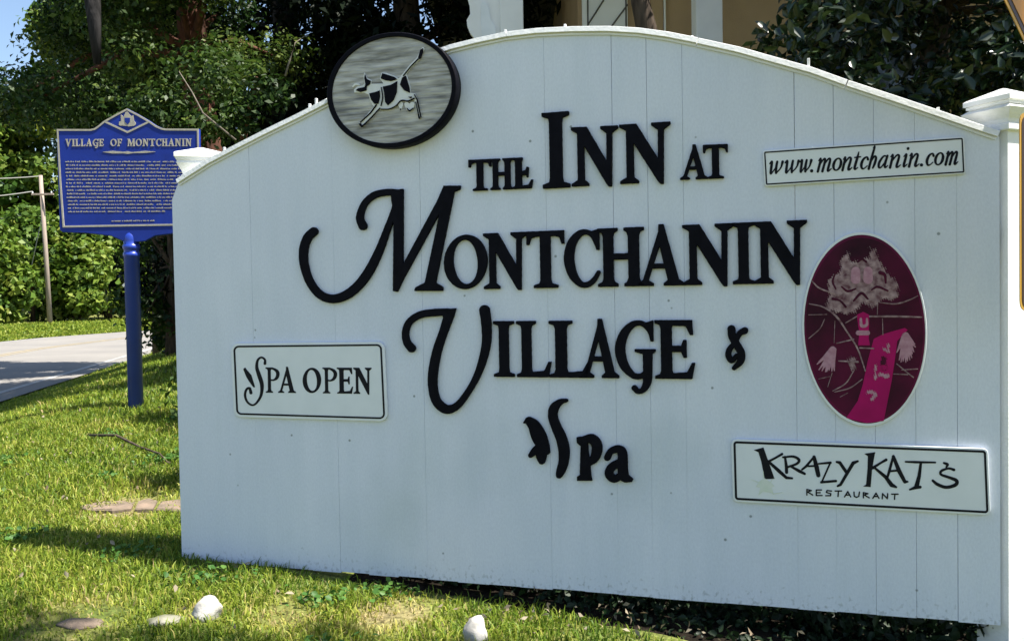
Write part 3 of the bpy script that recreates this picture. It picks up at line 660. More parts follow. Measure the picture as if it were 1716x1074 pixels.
# --- oval portrait plaque (print of an animal in a crimson coat)
t, off = plaque('portrait_plaque', 'tall oval plum and magenta portrait plaque with white edge and peeling cracks', (1449, 551), .012)
PE = ell(1449, 551.5, 104.5, 163, math.radians(-3.0)); pb = (1330, 1570, 375, 730)
raised('panel', [('f', PE)], .0015, .012, M['plaque'], t, 1.2, .0015, bounds=pb, off=off)
raised('printed_rim', [('f', lambda X, Y: PE(X, Y)+3.2)], .0135, .0006, M['plumrim'], t, 1.0, .0001, bounds=pb, off=off)
raised('print_field', [('f', lambda X, Y: PE(X, Y)+6.5)], .0141, .0006, M['plum'], t, 1.0, .0001, bounds=pb, off=off)
def pr(name, prims, m, dw, rnd=0.0, rough=0.0): raised(name, zoom(1320, 370, 2.983, prims), .0147+dw, .0006, M[m], t, .5, .0001, off=off, rnd=rnd, rough=rough)
pr('fur_patch', [('p', [(262, 262), (262, 190), (300, 150), (318, 205), (404, 185), (416, 150), (404, 130), (440, 145), (462, 205), (500, 262), (548, 300), (556, 380), (520, 400), (470, 392), (430, 440), (380, 410), (340, 455), (300, 470), (250, 460), (190, 440), (205, 370), (198, 300), (236, 262)])], 'mauve', 0, -1.0, 3.0)
for cx, rx in ((340, 30), (402, 30)): pr('eye_patch', [('s', [(cx, 252, 22), (cx, 292, 24)])], 'pinkpale', .0007)
for q in [('c', [(250, 240, 3), (225, 300, 5), (240, 340, 4)]), ('c', [(462, 260, 10), (485, 270, 8), (490, 310, 5)]), ('s', [(350, 205, 6), (372, 190, 5), (392, 205, 6)]), ('c', [(270, 330, 4), (300, 352, 6), (340, 340, 4)]), ('c', [(420, 345, 4), (450, 330, 6), (500, 350, 5)]), ('c', [(225, 390, 7), (262, 400, 5), (290, 430, 6)]), ('c', [(330, 400, 5), (368, 362, 7), (400, 390, 5)])]: pr('fur_shadow', [q], 'plum', .0007)
pr('coat_panel', [('p', [(345, 470), (378, 455), (408, 470), (405, 590), (412, 622), (352, 622), (358, 560)])], 'magenta', .0003)
pr('coat_panel', [('p', [(430, 590), (480, 565), (585, 535), (600, 545), (548, 600), (535, 700), (520, 800), (480, 1000), (395, 1010), (292, 985), (350, 900), (375, 820), (400, 700)])], 'magenta', .0003)
pr('collar_mark', [('c', [(365, 490, 6), (370, 525, 8), (395, 520, 7), (396, 490, 5)]), ('s', [(352, 560, 12), (400, 560, 12)])], 'pinkpale', .0010)
pr('medal', [('s', [(478, 690, 13), (482, 735, 14)])], 'plum', .0010, 0, 2.0)
for q in ([(460, 770, 8), (500, 775, 10)], [(500, 620, 6), (505, 655, 4), (480, 640, 5)], [(440, 720, 4), (438, 790, 5)], [(400, 855, 7), (436, 862, 8), (425, 890, 8)]): pr('braid', [('c', q) if len(q) > 2 else ('s', q)], 'pinkpale', .0010, 0, 2.0)
def fringe(tips, root):
    out = []
    for k in range(len(tips)*2-1):
        a, b = tips[k//2], tips[min((k+1)//2, len(tips)-1)]; x, y = (a[0]+b[0])/2, (a[1]+b[1])/2
        out.append(('s', [(root[0]+(x-root[0])*.05, root[1]+(y-root[1])*.05, 16), (root[0]+(x-root[0])*.55, root[1]+(y-root[1])*.55, 9), (x+random.uniform(-4, 4), y+random.uniform(-6, 6), 2.5)]))
    return out
pr('epaulette', fringe([(560, 700), (580, 705), (602, 700), (618, 680), (632, 650), (638, 620), (545, 660)], (588, 570)), 'pinkpale', .0003)
pr('epaulette', fringe([(160, 745), (185, 752), (205, 752), (230, 745), (150, 715), (170, 700)], (228, 640)), 'pinkpale', .0003)
pr('tassel', [('s', [(320, 700, 24), (325, 735, 18)])], 'mauve', .0003, -2, 3.0)
CR = [[(120, 300, 3), (165, 340, 4), (262, 370, 3)], [(108, 415, 2), (180, 432, 3.5), (245, 480, 5), (300, 560, 4), (350, 640, 4), (388, 750, 3)], [(410, 478, 4), (540, 478, 5), (670, 482, 3)], [(460, 408, 2), (540, 415, 3.5), (610, 395, 3), (650, 375, 2)], [(105, 470, 2), (195, 468, 2)], [(105, 588, 2), (160, 540, 2.5), (185, 490, 2)], [(245, 612, 2.5), (330, 592, 3.5)], [(255, 700, 3), (350, 705, 5)], [(360, 635, 3), (430, 638, 3)], [(225, 850, 2), (290, 812, 3), (330, 750, 2)], [(235, 855, 2), (310, 835, 3), (372, 792, 2)], [(545, 715, 2.5), (628, 782, 3)], [(530, 765, 2), (600, 768, 3)], [(474, 490, 2), (476, 570, 2)], [(450, 400, 2), (448, 468, 2)], [(290, 510, 2), (345, 478, 3)], [(155, 790, 1.5), (210, 778, 2)], [(570, 745, 2), (650, 740, 2)], [(200, 830, 1.5), (222, 760, 1.5)], [(262, 880, 1.5), (300, 860, 1.5)], [(236, 500, 1.3), (232, 610, 1.3)]]
for q in CR: pr('crack', [('c', q) if len(q) > 2 else ('s', q)], 'mauve', .0016)

# ================================================================== HISTORIC MARKER
MK = at(228, 683, 6.94); MK[2] = float(gz(MK[0], MK[1]))
marker = thing('historic_marker', 'blue metal historic marker on a round post with cream raised text', 'sign', tuple(MK), math.radians(3))
MD = 6.94
def mmap(x, y):
    p = at(x, y, MD-.03); d = p-MK; c, s = math.cos(math.radians(3)), math.sin(math.radians(3))
    return d[0]*c+d[1]*s, d[2]
mz = lambda prims: zoom(90, 170, 4.477, prims)
shoulder = [(40, 216), (290, 214), (318, 206), (345, 186), (385, 152), (460, 108), (555, 56), (640, 100), (722, 148), (770, 182), (812, 200), (840, 205), (1086, 204)]
outline = shoulder+[(1092, 600), (1098, 962), (1080, 985), (900, 992), (760, 1010), (690, 1050), (610, 1058), (525, 1050), (440, 1012), (250, 990), (85, 985), (62, 968), (50, 600)]
raised('panel', mz([('p', outline)]), 0, .045, M['bluepaint'], marker, .7, .006, mapf=mmap)
inner = shoulder+[(1092, 600), (1096, 930), (85, 952), (60, 600)]
ip = [(90+x/4.477, 170+y/4.477) for x, y in inner]
raised('border', [('f', lambda X, Y: np.abs(sd_poly(ip, X, Y)+1.9)-1.5)], .045, .005, M['gold'], marker, .5, .001, mapf=mmap, bounds=(95, 340, 178, 388))
raised('emblem_frame', mz([('s', [(392, 158, 7), (560, 236, 7), (718, 156, 7)])]), .045, .0045, M['gold'], marker, .5, .001, mapf=mmap)
raised('crest', mz([('p', [(510, 105), (530, 118), (545, 88), (560, 80), (572, 100), (590, 118), (605, 105), (606, 150), (622, 165), (618, 188), (560, 192), (496, 184), (498, 160), (512, 150)])]), .045, .004, M['gold'], marker, .4, .001, mapf=mmap, rough=.5)
raised('crest_shield', mz([('p', [(538, 128), (580, 128), (578, 160), (560, 178), (542, 160)])]), .049, .002, M['bluepaint'], marker, .4, .0005, mapf=mmap)
raised('rule', mz([('p', [(372, 385), (450, 376), (530, 382), (560, 378), (590, 384), (690, 374), (775, 380), (690, 390), (600, 392), (560, 398), (530, 394), (450, 396)])]), .045, .003, M['gold'], marker, .4, .0006, mapf=mmap)
b, c = line(113, 247, 322, 245), line(113, 235.2, 322, 232.5)
def word(txt, x0, x1):
    wd = {'I': .5, 'L': .85, 'E': .85, 'M': 1.35, 'N': 1.15, 'O': 1.1, 'G': 1.1, 'A': 1.1, 'V': 1.1, 'F': .85}
    ws = [wd.get(ch, 1.0) for ch in txt]; tot = sum(ws)+.12*(len(txt)-1); x = x0
    for ch, w in zip(txt, ws):
        a = x; bb = x+w/tot*(x1-x0); x = bb+.12/tot*(x1-x0)
        raised('letter', glyph(ch, a, bb, b, c, .0), .045, .004, M['gold'], marker, .3, .0006, mapf=mmap, rnd=.18)
word('VILLAGE', 113.5, 176); word('OF', 187, 206); word('MONTCHANIN', 215, 320.5)
ins = MB()                                                       # fifteen rows of small weathered text, too fine to read
rt = random.Random(5)
def textrow(xa, xb, y0, y1, h):
    x = xa
    while x < xb:
        wl = rt.uniform(5, 17)
        e = min(x+wl, xb)
        while x < e:
            cw = rt.uniform(.5, 1.1); hh = h*rt.choice((.55, .62, .7, .95)); yb = y0+(y1-y0)*(x-xa)/(xb-xa)
            if rt.random() < .86:
                (ua, va), (ub, vb) = mmap(x, yb), mmap(x+cw, yb-hh)
                ins.box(ua, ub, -.0475, -.044, va, vb)
            x += cw+.38
        x += rt.uniform(1.2, 2.0)
for i in range(15):
    y = 273.5+i*5.95; ind = rt.uniform(-1, 1)+i*.35
    textrow(113+ind, 318 if i < 14 else 276, y, y-1.5, 2.6)
textrow(189, 260, 372, 370.8, 2.6)
o = ins.build('inscription', M['gold'], marker); o['kind'] = 'stuff'
# post: lathe
ztop = float(at(226, 387, MD)[2]-MK[2]); pm = MB(); k = .056
prof = [(k, -.4), (k, ztop-.20), (k*1.08, ztop-.198), (k*1.1, ztop-.185), (k*1.08, ztop-.172), (k*.98, ztop-.168), (k*.98, ztop-.145), (k*1.1, ztop-.14), (k*1.13, ztop-.125), (k*1.1, ztop-.11), (k*.96, ztop-.105), (k*1.02, ztop-.075), (k*.98, ztop-.045), (k*.8, ztop-.018), (k*.5, ztop-.004), (k*.1, ztop)]
pm.sqlathe(prof, 0, 20); o = pm.build('post', M['bluepost'], marker, True)
mo = o.data

# ================================================================== WARNING SIGN AT THE RIGHT
WP = at(1757, 500, 2.33); WZ = float(gz(WP[0], WP[1])); WYAW = math.radians(-26)
warn = thing('warning_sign', 'yellow diamond road warning sign above a yellow plate, seen from the edge', 'sign', (WP[0], WP[1], WZ), math.radians(32))
wc = lambda z: z-WZ
def flat(name, pts, y, th, m):
    n = len(pts); v = [(x, y, z) for x, z in pts]+[(x, y+th, z) for x, z in pts]
    f = [list(range(n)), [n+i for i in range(n)][::-1]]+[((i+1) % n, i, n+i, n+(i+1) % n) for i in range(n)]
    return fix_normals(mesh_obj(name, v, f, m, warn))
def rpoly(pts, r, k=5):
    out = []; n = len(pts)
    for i in range(n):
        p = Vector(pts[i]); a = (Vector(pts[i-1])-p).normalized(); c = (Vector(pts[(i+1) % n])-p).normalized()
        ang = a.angle(c); d = r/math.tan(ang/2); p0 = p+a*d; p1 = p+c*d
        for j in range(k+1):
            t = j/k; q = p0*(1-t)**2+p*2*t*(1-t)+p1*t*t; out.append((q.x, q.y))
    return out
z_top = wc(at(1712, 197, 2.33)[2]); z_bot = wc(at(1712, 520, 2.33)[2]); hw = .135
for nm, ins_, y, m in (('plate', 0, 0, 'rimgold'), ('plate_border', .008, -.0012, 'darkborder'), ('plate_face', .020, -.0024, 'yellow')):
    flat(nm, rpoly([(-hw+ins_, z_bot+ins_), (hw-ins_, z_bot+ins_), (hw-ins_, z_top-ins_), (-hw+ins_, z_top-ins_)], .03-ins_*.6), y, .002 if ins_ == 0 else .001, M[m])
dz = z_top+.065; dd = .40
for nm, ins_, y, m in (('diamond', 0, 0, 'rimgold'), ('diamond_border', .014, -.0012, 'darkborder'), ('diamond_face', .034, -.0024, 'yellow')):
    flat(nm, rpoly([(0, dz+ins_), (dd-ins_, dz+dd), (0, dz+2*dd-ins_), (-dd+ins_, dz+dd)], .03), y, .002 if ins_ == 0 else .001, M[m])
MB().box(-.022, .022, .004, .03, -.4, dz+1.9*dd, .004).build('post', M['galv'], warn)

# ================================================================== HOUSE BEHIND
HX = at(1100, 40, 8.0); hz0 = float(gz(1.5, 8.0))
house = thing('house', 'tan house with white porch posts standing behind the board', 'house', (0, 8.0, hz0))
MB().box(.70, 7.0, .9, 6.5, -.2, 4.9).build('wall', M['tan'], house)
def hbox(name, px0, px1, y0, y1, z0, z1, m, parent=house, d=8.0):
    return MB().box(at(px0, 30, d+y0)[0], at(px1, 30, d+y0)[0], y0, y1, z0, z1, .006).build(name, M[m], parent)
hbox('porch_post', 838, 877, 0, .22, -.2, 4.6, 'trim')
hbox('porch_post', 1167, 1211, 0, .22, -.2, 4.6, 'trim')
MB().box(5.2, 5.42, 0, .22, -.2, 4.6, .006).build('porch_post', M['trim'], house)
MB().box(-.9, 7.3, -.15, .34, 4.6, 4.9, .01).build('porch_beam', M['trim'], house)
# scroll-sawn bracket beside the first post
bp = [(838, -140), (838, 66), (796, 66), (788, 56), (783, 44), (782, 34), (788, 24), (787, 10), (784, 0), (782, -30), (792, -60), (770, -90), (720, -120), (690, -140)]
hole = [(815, 70), (806, 56), (803, 38), (808, 24), (805, 10), (814, 6), (822, 20), (826, 40), (836, 50), (838, 68)]
v = [(at(x, y, 8.06)[0], .06, at(x, y, 8.06)[2]-hz0) for x, y in bp]; n = len(v); v += [(p[0], .12, p[2]) for p in v]
fix_normals(mesh_obj('bracket', v, [list(range(n)), [n+i for i in range(n)][::-1]]+[((i+1) % n, i, n+i, n+(i+1) % n) for i in range(n)], M['trim'], house))
v = [(at(x, y, 8.06)[0], .045, at(x, y, 8.06)[2]-hz0) for x, y in [(808, 66), (806, 40), (806, 10), (808, 4), (814, 6), (820, 16), (822, 34), (830, 46), (832, 66)]]; n = len(v); v += [(p[0], .0598, p[2]) for p in v]
fix_normals(mesh_obj('bracket_scroll', v, [list(range(n)), [n+i for i in range(n)][::-1]]+[((i+1) % n, i, n+i, n+(i+1) % n) for i in range(n)], M['plaque'], house))
hbox('corner_board', 976, 984, .83, .9, -.2, 4.9, 'trim')
dr = hbox('board_door', 985, 1052, .85, .9, 1.6, 4.7, 'trim')
for (xa, ya, xb, yb) in ((980, 50, 1012, 0), (1012, 62, 1052, 8), (985, 95, 985, -90), (1050, 95, 1048, -90), (985, 115, 1052, 62)):
    p, q = at(xa, ya, 8.84), at(xb, yb, 8.84)
    MB().tube([(p[0], .845, p[2]-hz0), (q[0], .845, q[2]-hz0)], .008, 4).build('door_batten', M['battens'], dr)
hbox('pilaster', 1092, 1112, .86, .9, -.2, 4.9, 'tan')
hbox('window_trim', 1113, 1116, .84, .9, -.2, 4.9, 'trim')
w_ = MB().box(3.0, 4.2, .86, .90, 1.2, 3.2).build('window', M['glass'], house); MB().box(2.92, 4.28, .84, .8595, 3.2, 3.3).build('lintel', M['trim'], w_)
r_ = MB(); r_.add([(-1.1, -.4, 4.9), (7.5, -.4, 4.9), (7.5, 3.5, 6.1), (-1.1, 3.5, 6.1), (-1.1, 7.4, 4.9), (7.5, 7.4, 4.9)], [(0, 1, 2, 3), (3, 2, 5, 4), (0, 3, 4), (1, 5, 2), (0, 4, 5, 1)]); r_.build('roof', M['roof'], house)

# ================================================================== TREES AND SHRUBS
def leaves(C, Nn, size, kind=4, up=.5, width=.5, droop=.15):
    """leaf faces at centres C; Nn outward hints"""
    n = len(C); rnd = RNG.normal(size=(n, 3)); rnd /= np.linalg.norm(rnd, axis=1)[:, None]
    N_ = rnd+Nn*.7+np.array([0, 0, up]); N_ /= np.linalg.norm(N_, axis=1)[:, None]
    a = RNG.normal(size=(n, 3)); T_ = a-(a*N_).sum(1)[:, None]*N_; T_ /= np.linalg.norm(T_, axis=1)[:, None]; B = np.cross(N_, T_)
    s = size*RNG.uniform(.6, 1.35, n)[:, None]; w = s*width
    if kind == 4:
        V = np.stack([C-T_*s*.5, C+B*w*.5+N_*s*.06, C+T_*s*.5-N_*s*droop, C-B*w*.5+N_*s*.06], 1)
        Qf = np.arange(n*4).reshape(n, 4); r = RNG.random(n)
    else:                                                         # six corner leaf folded on its midrib
        p0 = C-T_*s*.5; p3 = C+T_*s*.5-N_*s*droop; l1 = C-T_*s*.15+B*w*.48+N_*s*.07; l2 = C+T_*s*.2+B*w*.4+N_*s*.03; r1 = C-T_*s*.15-B*w*.48+N_*s*.07; r2 = C+T_*s*.2-B*w*.4+N_*s*.03
        V = np.stack([p0, l1, l2, p3, r2, r1], 1); k = np.arange(n)[:, None]*6
        Qf = np.concatenate([k+np.array([0, 3, 2, 1]), k+np.array([0, 5, 4, 3])], 0); r = RNG.random(n); r = np.concatenate([r, r])
    return V.reshape(-1, 3), Qf, r
def clump_leaves(clumps, size, per, kind=4, up=.5, width=.5, flat=.8, shell=2.2):
    Cs = []; Ns = []
    for (c, r) in clumps:
        k = int(per*(r**2)); d = RNG.normal(size=(k, 3)); d /= np.linalg.norm(d, axis=1)[:, None]
        rr = r*RNG.random(k)[:, None]**(1/shell)*RNG.uniform(.75, 1.2, k)[:, None]
        Cs.append(np.array(c)+d*rr*np.array([1, 1, flat])); Ns.append(d)
    V, Qf, r = leaves(np.concatenate(Cs), np.concatenate(Ns), size, kind, up, width)
    tint = np.concatenate([np.full(len(c_), RNG.normal(0, .27)) for c_ in Cs])
    if kind == 6: tint = np.concatenate([tint, tint])
    return V, Qf, np.clip(.15+r*.6+tint, 0, 1)
def tree(name, label, cat, base, trunk, clumps, size, per, lm, bm, group=None, kind=4, limb=.05, up=.5, width=.5, flat=.8, limbs=14, shell=2.2):
    base = np.array(base, float)
    t = thing(name, label, cat, tuple(base), 0, group)
    tb = MB(); tr = [(np.array(p)-base, r) for p, r in trunk]
    tb.tube([p for p, r in tr], [r for p, r in tr], 10)
    idx = list(range(len(clumps))); random.Random(3).shuffle(idx)
    for i in idx[:limbs]:
        c = np.array(clumps[i][0])-base; j = min(range(len(tr)), key=lambda q: np.linalg.norm(tr[q][0]-c)+abs(tr[q][0][2]-c[2]*.8)*.5)
        p = tr[j][0]; mid = (p+c)/2+np.array([random.uniform(-.1, .1), random.uniform(-.1, .1), .12*np.linalg.norm(c-p)])
        r = min(tr[j][1]*.6, limb); tb.tube([p, p*.6+mid*.4, mid, c], [r, r*.8, r*.6, r*.25], 6)
    tb.build('trunk', bm, t, True)
    V, Qf, r = clump_leaves([(np.array(c)-base, rr) for c, rr in clumps], size, per, kind, up, width, flat, shell)
    big_mesh('crown', V, Qf, r, lm, t)
    return t
def gbase(x, y): return np.array([x, y, float(gz(x, y))])
rd = random.Random(21)
# broad-leaved tree beside the marker: trunk hidden behind the board, crown spreads over the marker
cl = []
while len(cl) < 95:
    px, py = rd.uniform(-60, 470), rd.uniform(-330, 250)
    if px < 80 and -90 < py < 150: continue
    if px > 400 and py < 90: continue
    if 290 < px < 350 and -20 < py < 90: continue
    if py > 205-.18*abs(px-120): continue
    d = rd.uniform(8.2, 11.2); cl.append((at(px, py, d), rd.uniform(.3, .58)))
for px, py, d in ((270, 165, 8), (300, 195, 8), (245, 185, 8.1), (430, 130, 8), (455, 160, 7.9), (410, 190, 7.9), (380, 215, 7.9), (340, 215, 8)): cl.append((at(px, py, d), .24))
b0 = gbase(*at(372, 500, 9.6)[:2])
tree('broadleaf_tree', 'large leafy tree with reddish trunk whose branches hang over the blue marker', 'tree', b0,
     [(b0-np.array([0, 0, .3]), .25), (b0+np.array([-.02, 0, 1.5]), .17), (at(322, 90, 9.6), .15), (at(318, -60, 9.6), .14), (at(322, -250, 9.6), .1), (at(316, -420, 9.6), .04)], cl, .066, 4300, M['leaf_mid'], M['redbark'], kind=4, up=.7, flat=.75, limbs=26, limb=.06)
# evergreens behind
def evergreen(px, d, wid, h, label, seed):
    r = random.Random(seed); p = at(px, 500, d); b_ = gbase(p[0], p[1]); c_ = []
    for i in range(75):
        z = r.uniform(.4, h); rad = wid*(1-.55*(z/h)**1.5)*r.uniform(.2, 1); a = r.uniform(0, 6.28)
        c_.append((b_+np.array([rad*math.cos(a), rad*math.sin(a)*.8, z]), r.uniform(.5, .85)))
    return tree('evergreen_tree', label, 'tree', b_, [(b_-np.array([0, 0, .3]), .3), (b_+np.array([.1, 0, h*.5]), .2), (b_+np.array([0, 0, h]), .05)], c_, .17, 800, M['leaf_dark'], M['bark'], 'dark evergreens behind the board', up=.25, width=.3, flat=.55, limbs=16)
evergreen(480, 12.3, 1.9, 7.6, 'dark evergreen tree between the reddish trunk and the oval cow plaque', 1)
evergreen(680, 12.0, 1.9, 7.8, 'dark evergreen tree rising behind the oval cow plaque', 2)
evergreen(930, 15.0, 2.3, 9.0, 'dark evergreen tree seen between the porch bracket and the house', 3)
b0 = gbase(*at(272, 500, 15.6)[:2]); cl = []
while len(cl) < 70:
    z = rd.uniform(3.2, 12.5); a = rd.uniform(0, 6.28); rr = 2.3*math.sqrt(rd.random())*math.sqrt(max(.1, 1-((z-7)/6.2)**2)); cl.append((b0+np.array([rr*math.cos(a), rr*math.sin(a), z]), rd.uniform(.45, .8)))
tree('shade_tree', 'tall shade tree standing by the road behind the right half of the blue marker', 'tree', b0, [(b0-np.array([0, 0, .3]), .2), (b0+np.array([.05, 0, 3]), .16), (b0+np.array([0, 0, 8]), .1), (b0+np.array([0, 0, 12]), .03)], cl, .13, 1900, M['leaf_mid'], M['bark'], limbs=24)
# shrub behind marker post
def shrub(name, label, p, rx, h, n, size, per, m, seed, group=None, kind=4, cr=(.35, .6), up=.5, width=.55):
    r = random.Random(seed); b_ = gbase(p[0], p[1]); c_ = []
    for i in range(n):
        z = h*r.uniform(.08, 1); rr = rx*math.sqrt(max(.08, 1-(z/h)**2.2))*math.sqrt(r.random()); a = r.uniform(0, 6.28)
        c_.append((b_+np.array([rr*math.cos(a), rr*math.sin(a)*.7, z]), r.uniform(*cr)))
    return tree(name, label, 'shrub' if h < 6.5 else 'tree', b_, [(b_-np.array([0, 0, .2]), .06+.012*h), (b_+np.array([.05, 0, h*.45]), .04+.006*h), (b_+np.array([0, 0, h*.85]), .02)], c_, size, per, m, M['bark'], group, kind, up=up, width=width, limbs=min(n, 14))
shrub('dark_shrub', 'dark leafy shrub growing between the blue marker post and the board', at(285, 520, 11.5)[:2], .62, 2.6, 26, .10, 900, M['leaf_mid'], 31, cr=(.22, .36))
for i_, (px, py, dist, rx, h) in enumerate(((250, 704, .75, .50, 1.5), (262, 800, .68, .34, 1.2))):  # unseen shrubs added behind the board to cast shade on the lawn
    q = G(px, py); shrub('shade_shrub', ('larger unseen shrub added behind the board to shade the lawn by the marker', 'smaller unseen shrub added behind the board to shade the lawn by the stone slabs')[i_], (q[0]+dist*math.cos(SUN_AZ), q[1]+dist*math.sin(SUN_AZ)), rx, h, 16, .06, 1800, M['leaf_mid'], 40+i_, 'unseen shrubs added for shade', cr=(.14, .24))
# vine-covered bank across the road
VB = 'vine-covered growth along the far verge'
VL = ['low vine-covered shrub at the far verge where the road leaves the frame', 'vine-covered shrub just behind the utility pole', 'rounded vine-covered shrub right of the utility pole', 'tall vine-covered shrub behind the back of the diamond sign', 'vine-covered shrub behind the blue post of the marker', 'dense vine-covered shrub mostly hidden behind the board edge']
for i, (px, d, rx, h) in enumerate(((-20, 39.5, 2.1, 4.0), (55, 43.5, 1.9, 5.0), (125, 44, 1.8, 4.6), (185, 47, 2.0, 5.4), (245, 48.5, 2.0, 5.0), (325, 53, 2.5, 5.4))):
    shrub('vine_shrub', VL[i], at(px, 540, d)[:2], rx, h, 46, .30, 190, M['leaf_vine'], 50+i, VB, cr=(.6, 1.0), up=.6, width=.75)
TL = ['tall tree across the road with its top against the sky', 'tall tree across the road behind the utility pole wires', 'tall tree across the road behind the blue marker panel', 'tall tree across the road behind the marker crest', 'tall tree far across the road behind the reddish trunk']
for i, (px, d, rx, h) in enumerate(((-70, 54, 4.2, 13.0), (20, 58, 3.6, 13.0), (130, 57, 4.0, 20), (215, 60, 4.2, 21), (320, 64, 4.4, 20))):
    shrub('roadside_tree', TL[i], at(px, 540, d)[:2], rx, h, 80, .42, 120, M['leaf_sun'], 80+i, 'tall trees across the road', cr=(.9, 1.5), up=.5, width=.7)
b0 = gbase(4.6, .4); cl = []; HC = 1/math.tan(SUN_EL)  # unseen tree added to shade the front lawn, crown set along sun rays
for px, py, r_ in ((10, 1062, .26), (70, 1075, .22), (150, 1085, .2), (235, 1082, .14), (330, 1080, .14), (430, 1082, .13), (520, 1078, .15), (600, 1095, .2), (60, 1110, .3), (300, 1130, .3), (520, 1140, .3), (760, 1150, .3), (1000, 1160, .3), (-90, 1060, .35)):
    q = G(px, py); z = rd.uniform(5.2, 6.2); cl.append((np.array([q[0]+HC*z*math.cos(SUN_AZ), q[1]+HC*z*math.sin(SUN_AZ), q[2]+z]), r_))
for k_ in range(22): cl.append((np.array([rd.uniform(2.8, 6.2), rd.uniform(-1.8, .2), rd.uniform(4.6, 6.6)]), rd.uniform(.35, .55)))
tree('off_frame_shade_tree', 'unseen tree added off frame to shade the front lawn', 'tree', b0, [(b0-np.array([0, 0, .3]), .16), (b0+np.array([0, 0, 2.5]), .13), (b0+np.array([-.2, 0, 4.8]), .1), (b0+np.array([-.3, 0, 7]), .03)], cl, .085, 1100, M['leaf_mid'], M['bark'], limbs=34, limb=.03)
# glossy-leaved tree right of the house
cl = []
rm = random.Random(77)
while len(cl) < 300:
    px, py = rm.uniform(1265, 1990), rm.uniform(-420, 290); d = rm.uniform(5.3, 7.3); r_ = rm.uniform(.15, .29)
    if px-r_*F/d < 1238+.05*abs(py-60) or (px < 1330 and rm.random() < .35): continue
    cl.append((at(px, py, d), r_))
b0 = gbase(*at(1560, 500, 6.6)[:2])
tree('glossy_tree', 'dark glossy-leaved tree rising behind the right end of the board', 'tree', b0, [(b0-np.array([0, 0, .2]), .16), (b0+np.array([0, 0, 1.5]), .12), (at(1570, 20, 6.6), .09), (at(1560, -400, 6.6), .03)], cl, .088, 1700, M['leaf_mag'], M['bark'], kind=6, up=.55, width=.5, limb=.025, limbs=40)
# trunk in front of the house
pb0 = gbase(*at(1080, 500, 7.4)[:2]); cl = [(at(rd.uniform(960, 1240), rd.uniform(-560, -230), rd.uniform(7.0, 7.9)), rd.uniform(.25, .45)) for i in range(34)]
tree('porch_tree', 'slender grey-brown tree trunk standing before the white batten door', 'tree', pb0, [(pb0-np.array([0, 0, .2]), .1), (at(1086, 60, 7.4), .088), (at(1072, 0, 7.4), .075), (at(1064, -60, 7.4), .07), (at(1075, -300, 7.4), .04)], cl, .12, 700, M['leaf_mid'], M['bark'], limbs=12, limb=.03)
# bleached dead limbs in the crown by the marker
dl = [([(310, 200), (500, 65), (478, 118)], 11.0)]
def limb(name, label, pts, r, m=None, group=None):
    P = [np.array(p) for p in pts]; o = MB().tube([p-P[0] for p in P], [r*(1-.7*i/(len(P)-1)) for i in range(len(P))], 6).build(name, m or M['deadwood'], None, True); o.location = tuple(P[0]); return tag(o, label, 'branch', group)
limb('dead_branch', 'bleached bare branch curving up in the dark trees beside the cow plaque', [at(478, 128, 7.8), at(486, 100, 7.8), at(495, 72, 7.8), at(515, 58, 7.9)], .010)
limb('dead_branch', 'long bare branch slanting behind the right shoulder of the marker', [at(395, 235, 7.7), at(340, 190, 7.7), at(322, 155, 7.7), at(300, 120, 7.8)], .010)
limb('dead_limb', 'blackened broken limb stub hanging in the leaves above the marker', [at(150, -160, 8.2), at(152, -40, 7.7), at(158, 40, 7.5), at(163, 108, 7.5)], .10, M['blackbark'])

# ================================================================== SMALL STREET FURNITURE
pp = at(85, 556, 40.5); pz = float(gz(pp[0], pp[1])); pole = thing('utility_pole', 'leaning wooden utility pole across the road', 'utility pole', (pp[0], pp[1], pz))
tp = at(68, 294, 40.5)-np.array([pp[0], pp[1], pz])
MB().tube([(-.02*0, 0, -.5), tuple(tp*.5), tuple(tp)], [.115, .10, .08], 10).build('shaft', M['utility'], pole, True)
cz = tp*.87; MB().box(cz[0]-.4, cz[0]+.6, -.17, -.09, cz[2]-.04, cz[2]+.04, .01).build('crossarm', M['utility'], pole)
for dx in (-.35, .5): MB().sqlathe([(.02, cz[2]+.04), (.035, cz[2]+.07), (.02, cz[2]+.14)], 0, 8, cz[0]+dx, -.13).build('insulator', M['galv'], pole)
PW = np.array([pp[0], pp[1], pz])
def wire(label, a, b, sag=.3, r=.022):
    a = np.array(a); b = np.array(b); P = []
    for i in range(13):
        t = i/12; P.append((b-a)*t-np.array([0, 0, sag*4*t*(1-t)]))
    o = MB().tube(P, r, 5).build('power_line', M['wire'], None); o.location = tuple(a); return tag(o, label, 'wire', 'wires at the utility pole')
wire('power line running from the top of the leaning pole along the trees', PW+tp*.995, at(-260, 276, 36))
wire('power line running from the crossarm of the leaning pole along the trees', PW+cz+np.array([-.35, -.13, .14]), at(-260, 322, 36))
wire('thin guy wire slanting down from the leaning pole to the bank', PW+tp*.75, PW+np.array([-1.6, .5, .4]), 0, .016)
dp = at(221, 478, 45); dzz = float(gz(dp[0], dp[1])); ds = thing('diamond_sign', 'grey back of a diamond road sign on the far verge', 'sign', (dp[0], dp[1], dzz))
zc = dp[2]-dzz; e = .5
MB().add([(0, 0, zc-e), (e, 0, zc), (0, 0, zc+e), (-e, 0, zc), (0, .01, zc-e), (e, .01, zc), (0, .01, zc+e), (-e, .01, zc)], [(0, 1, 2, 3), (7, 6, 5, 4), (0, 4, 5, 1), (1, 5, 6, 2), (2, 6, 7, 3), (3, 7, 4, 0)]).build('panel', M['galv'], ds)
MB().box(-.04, .04, -.065, -.005, -.3, zc+.4, .005).build('post', M['galv'], ds)

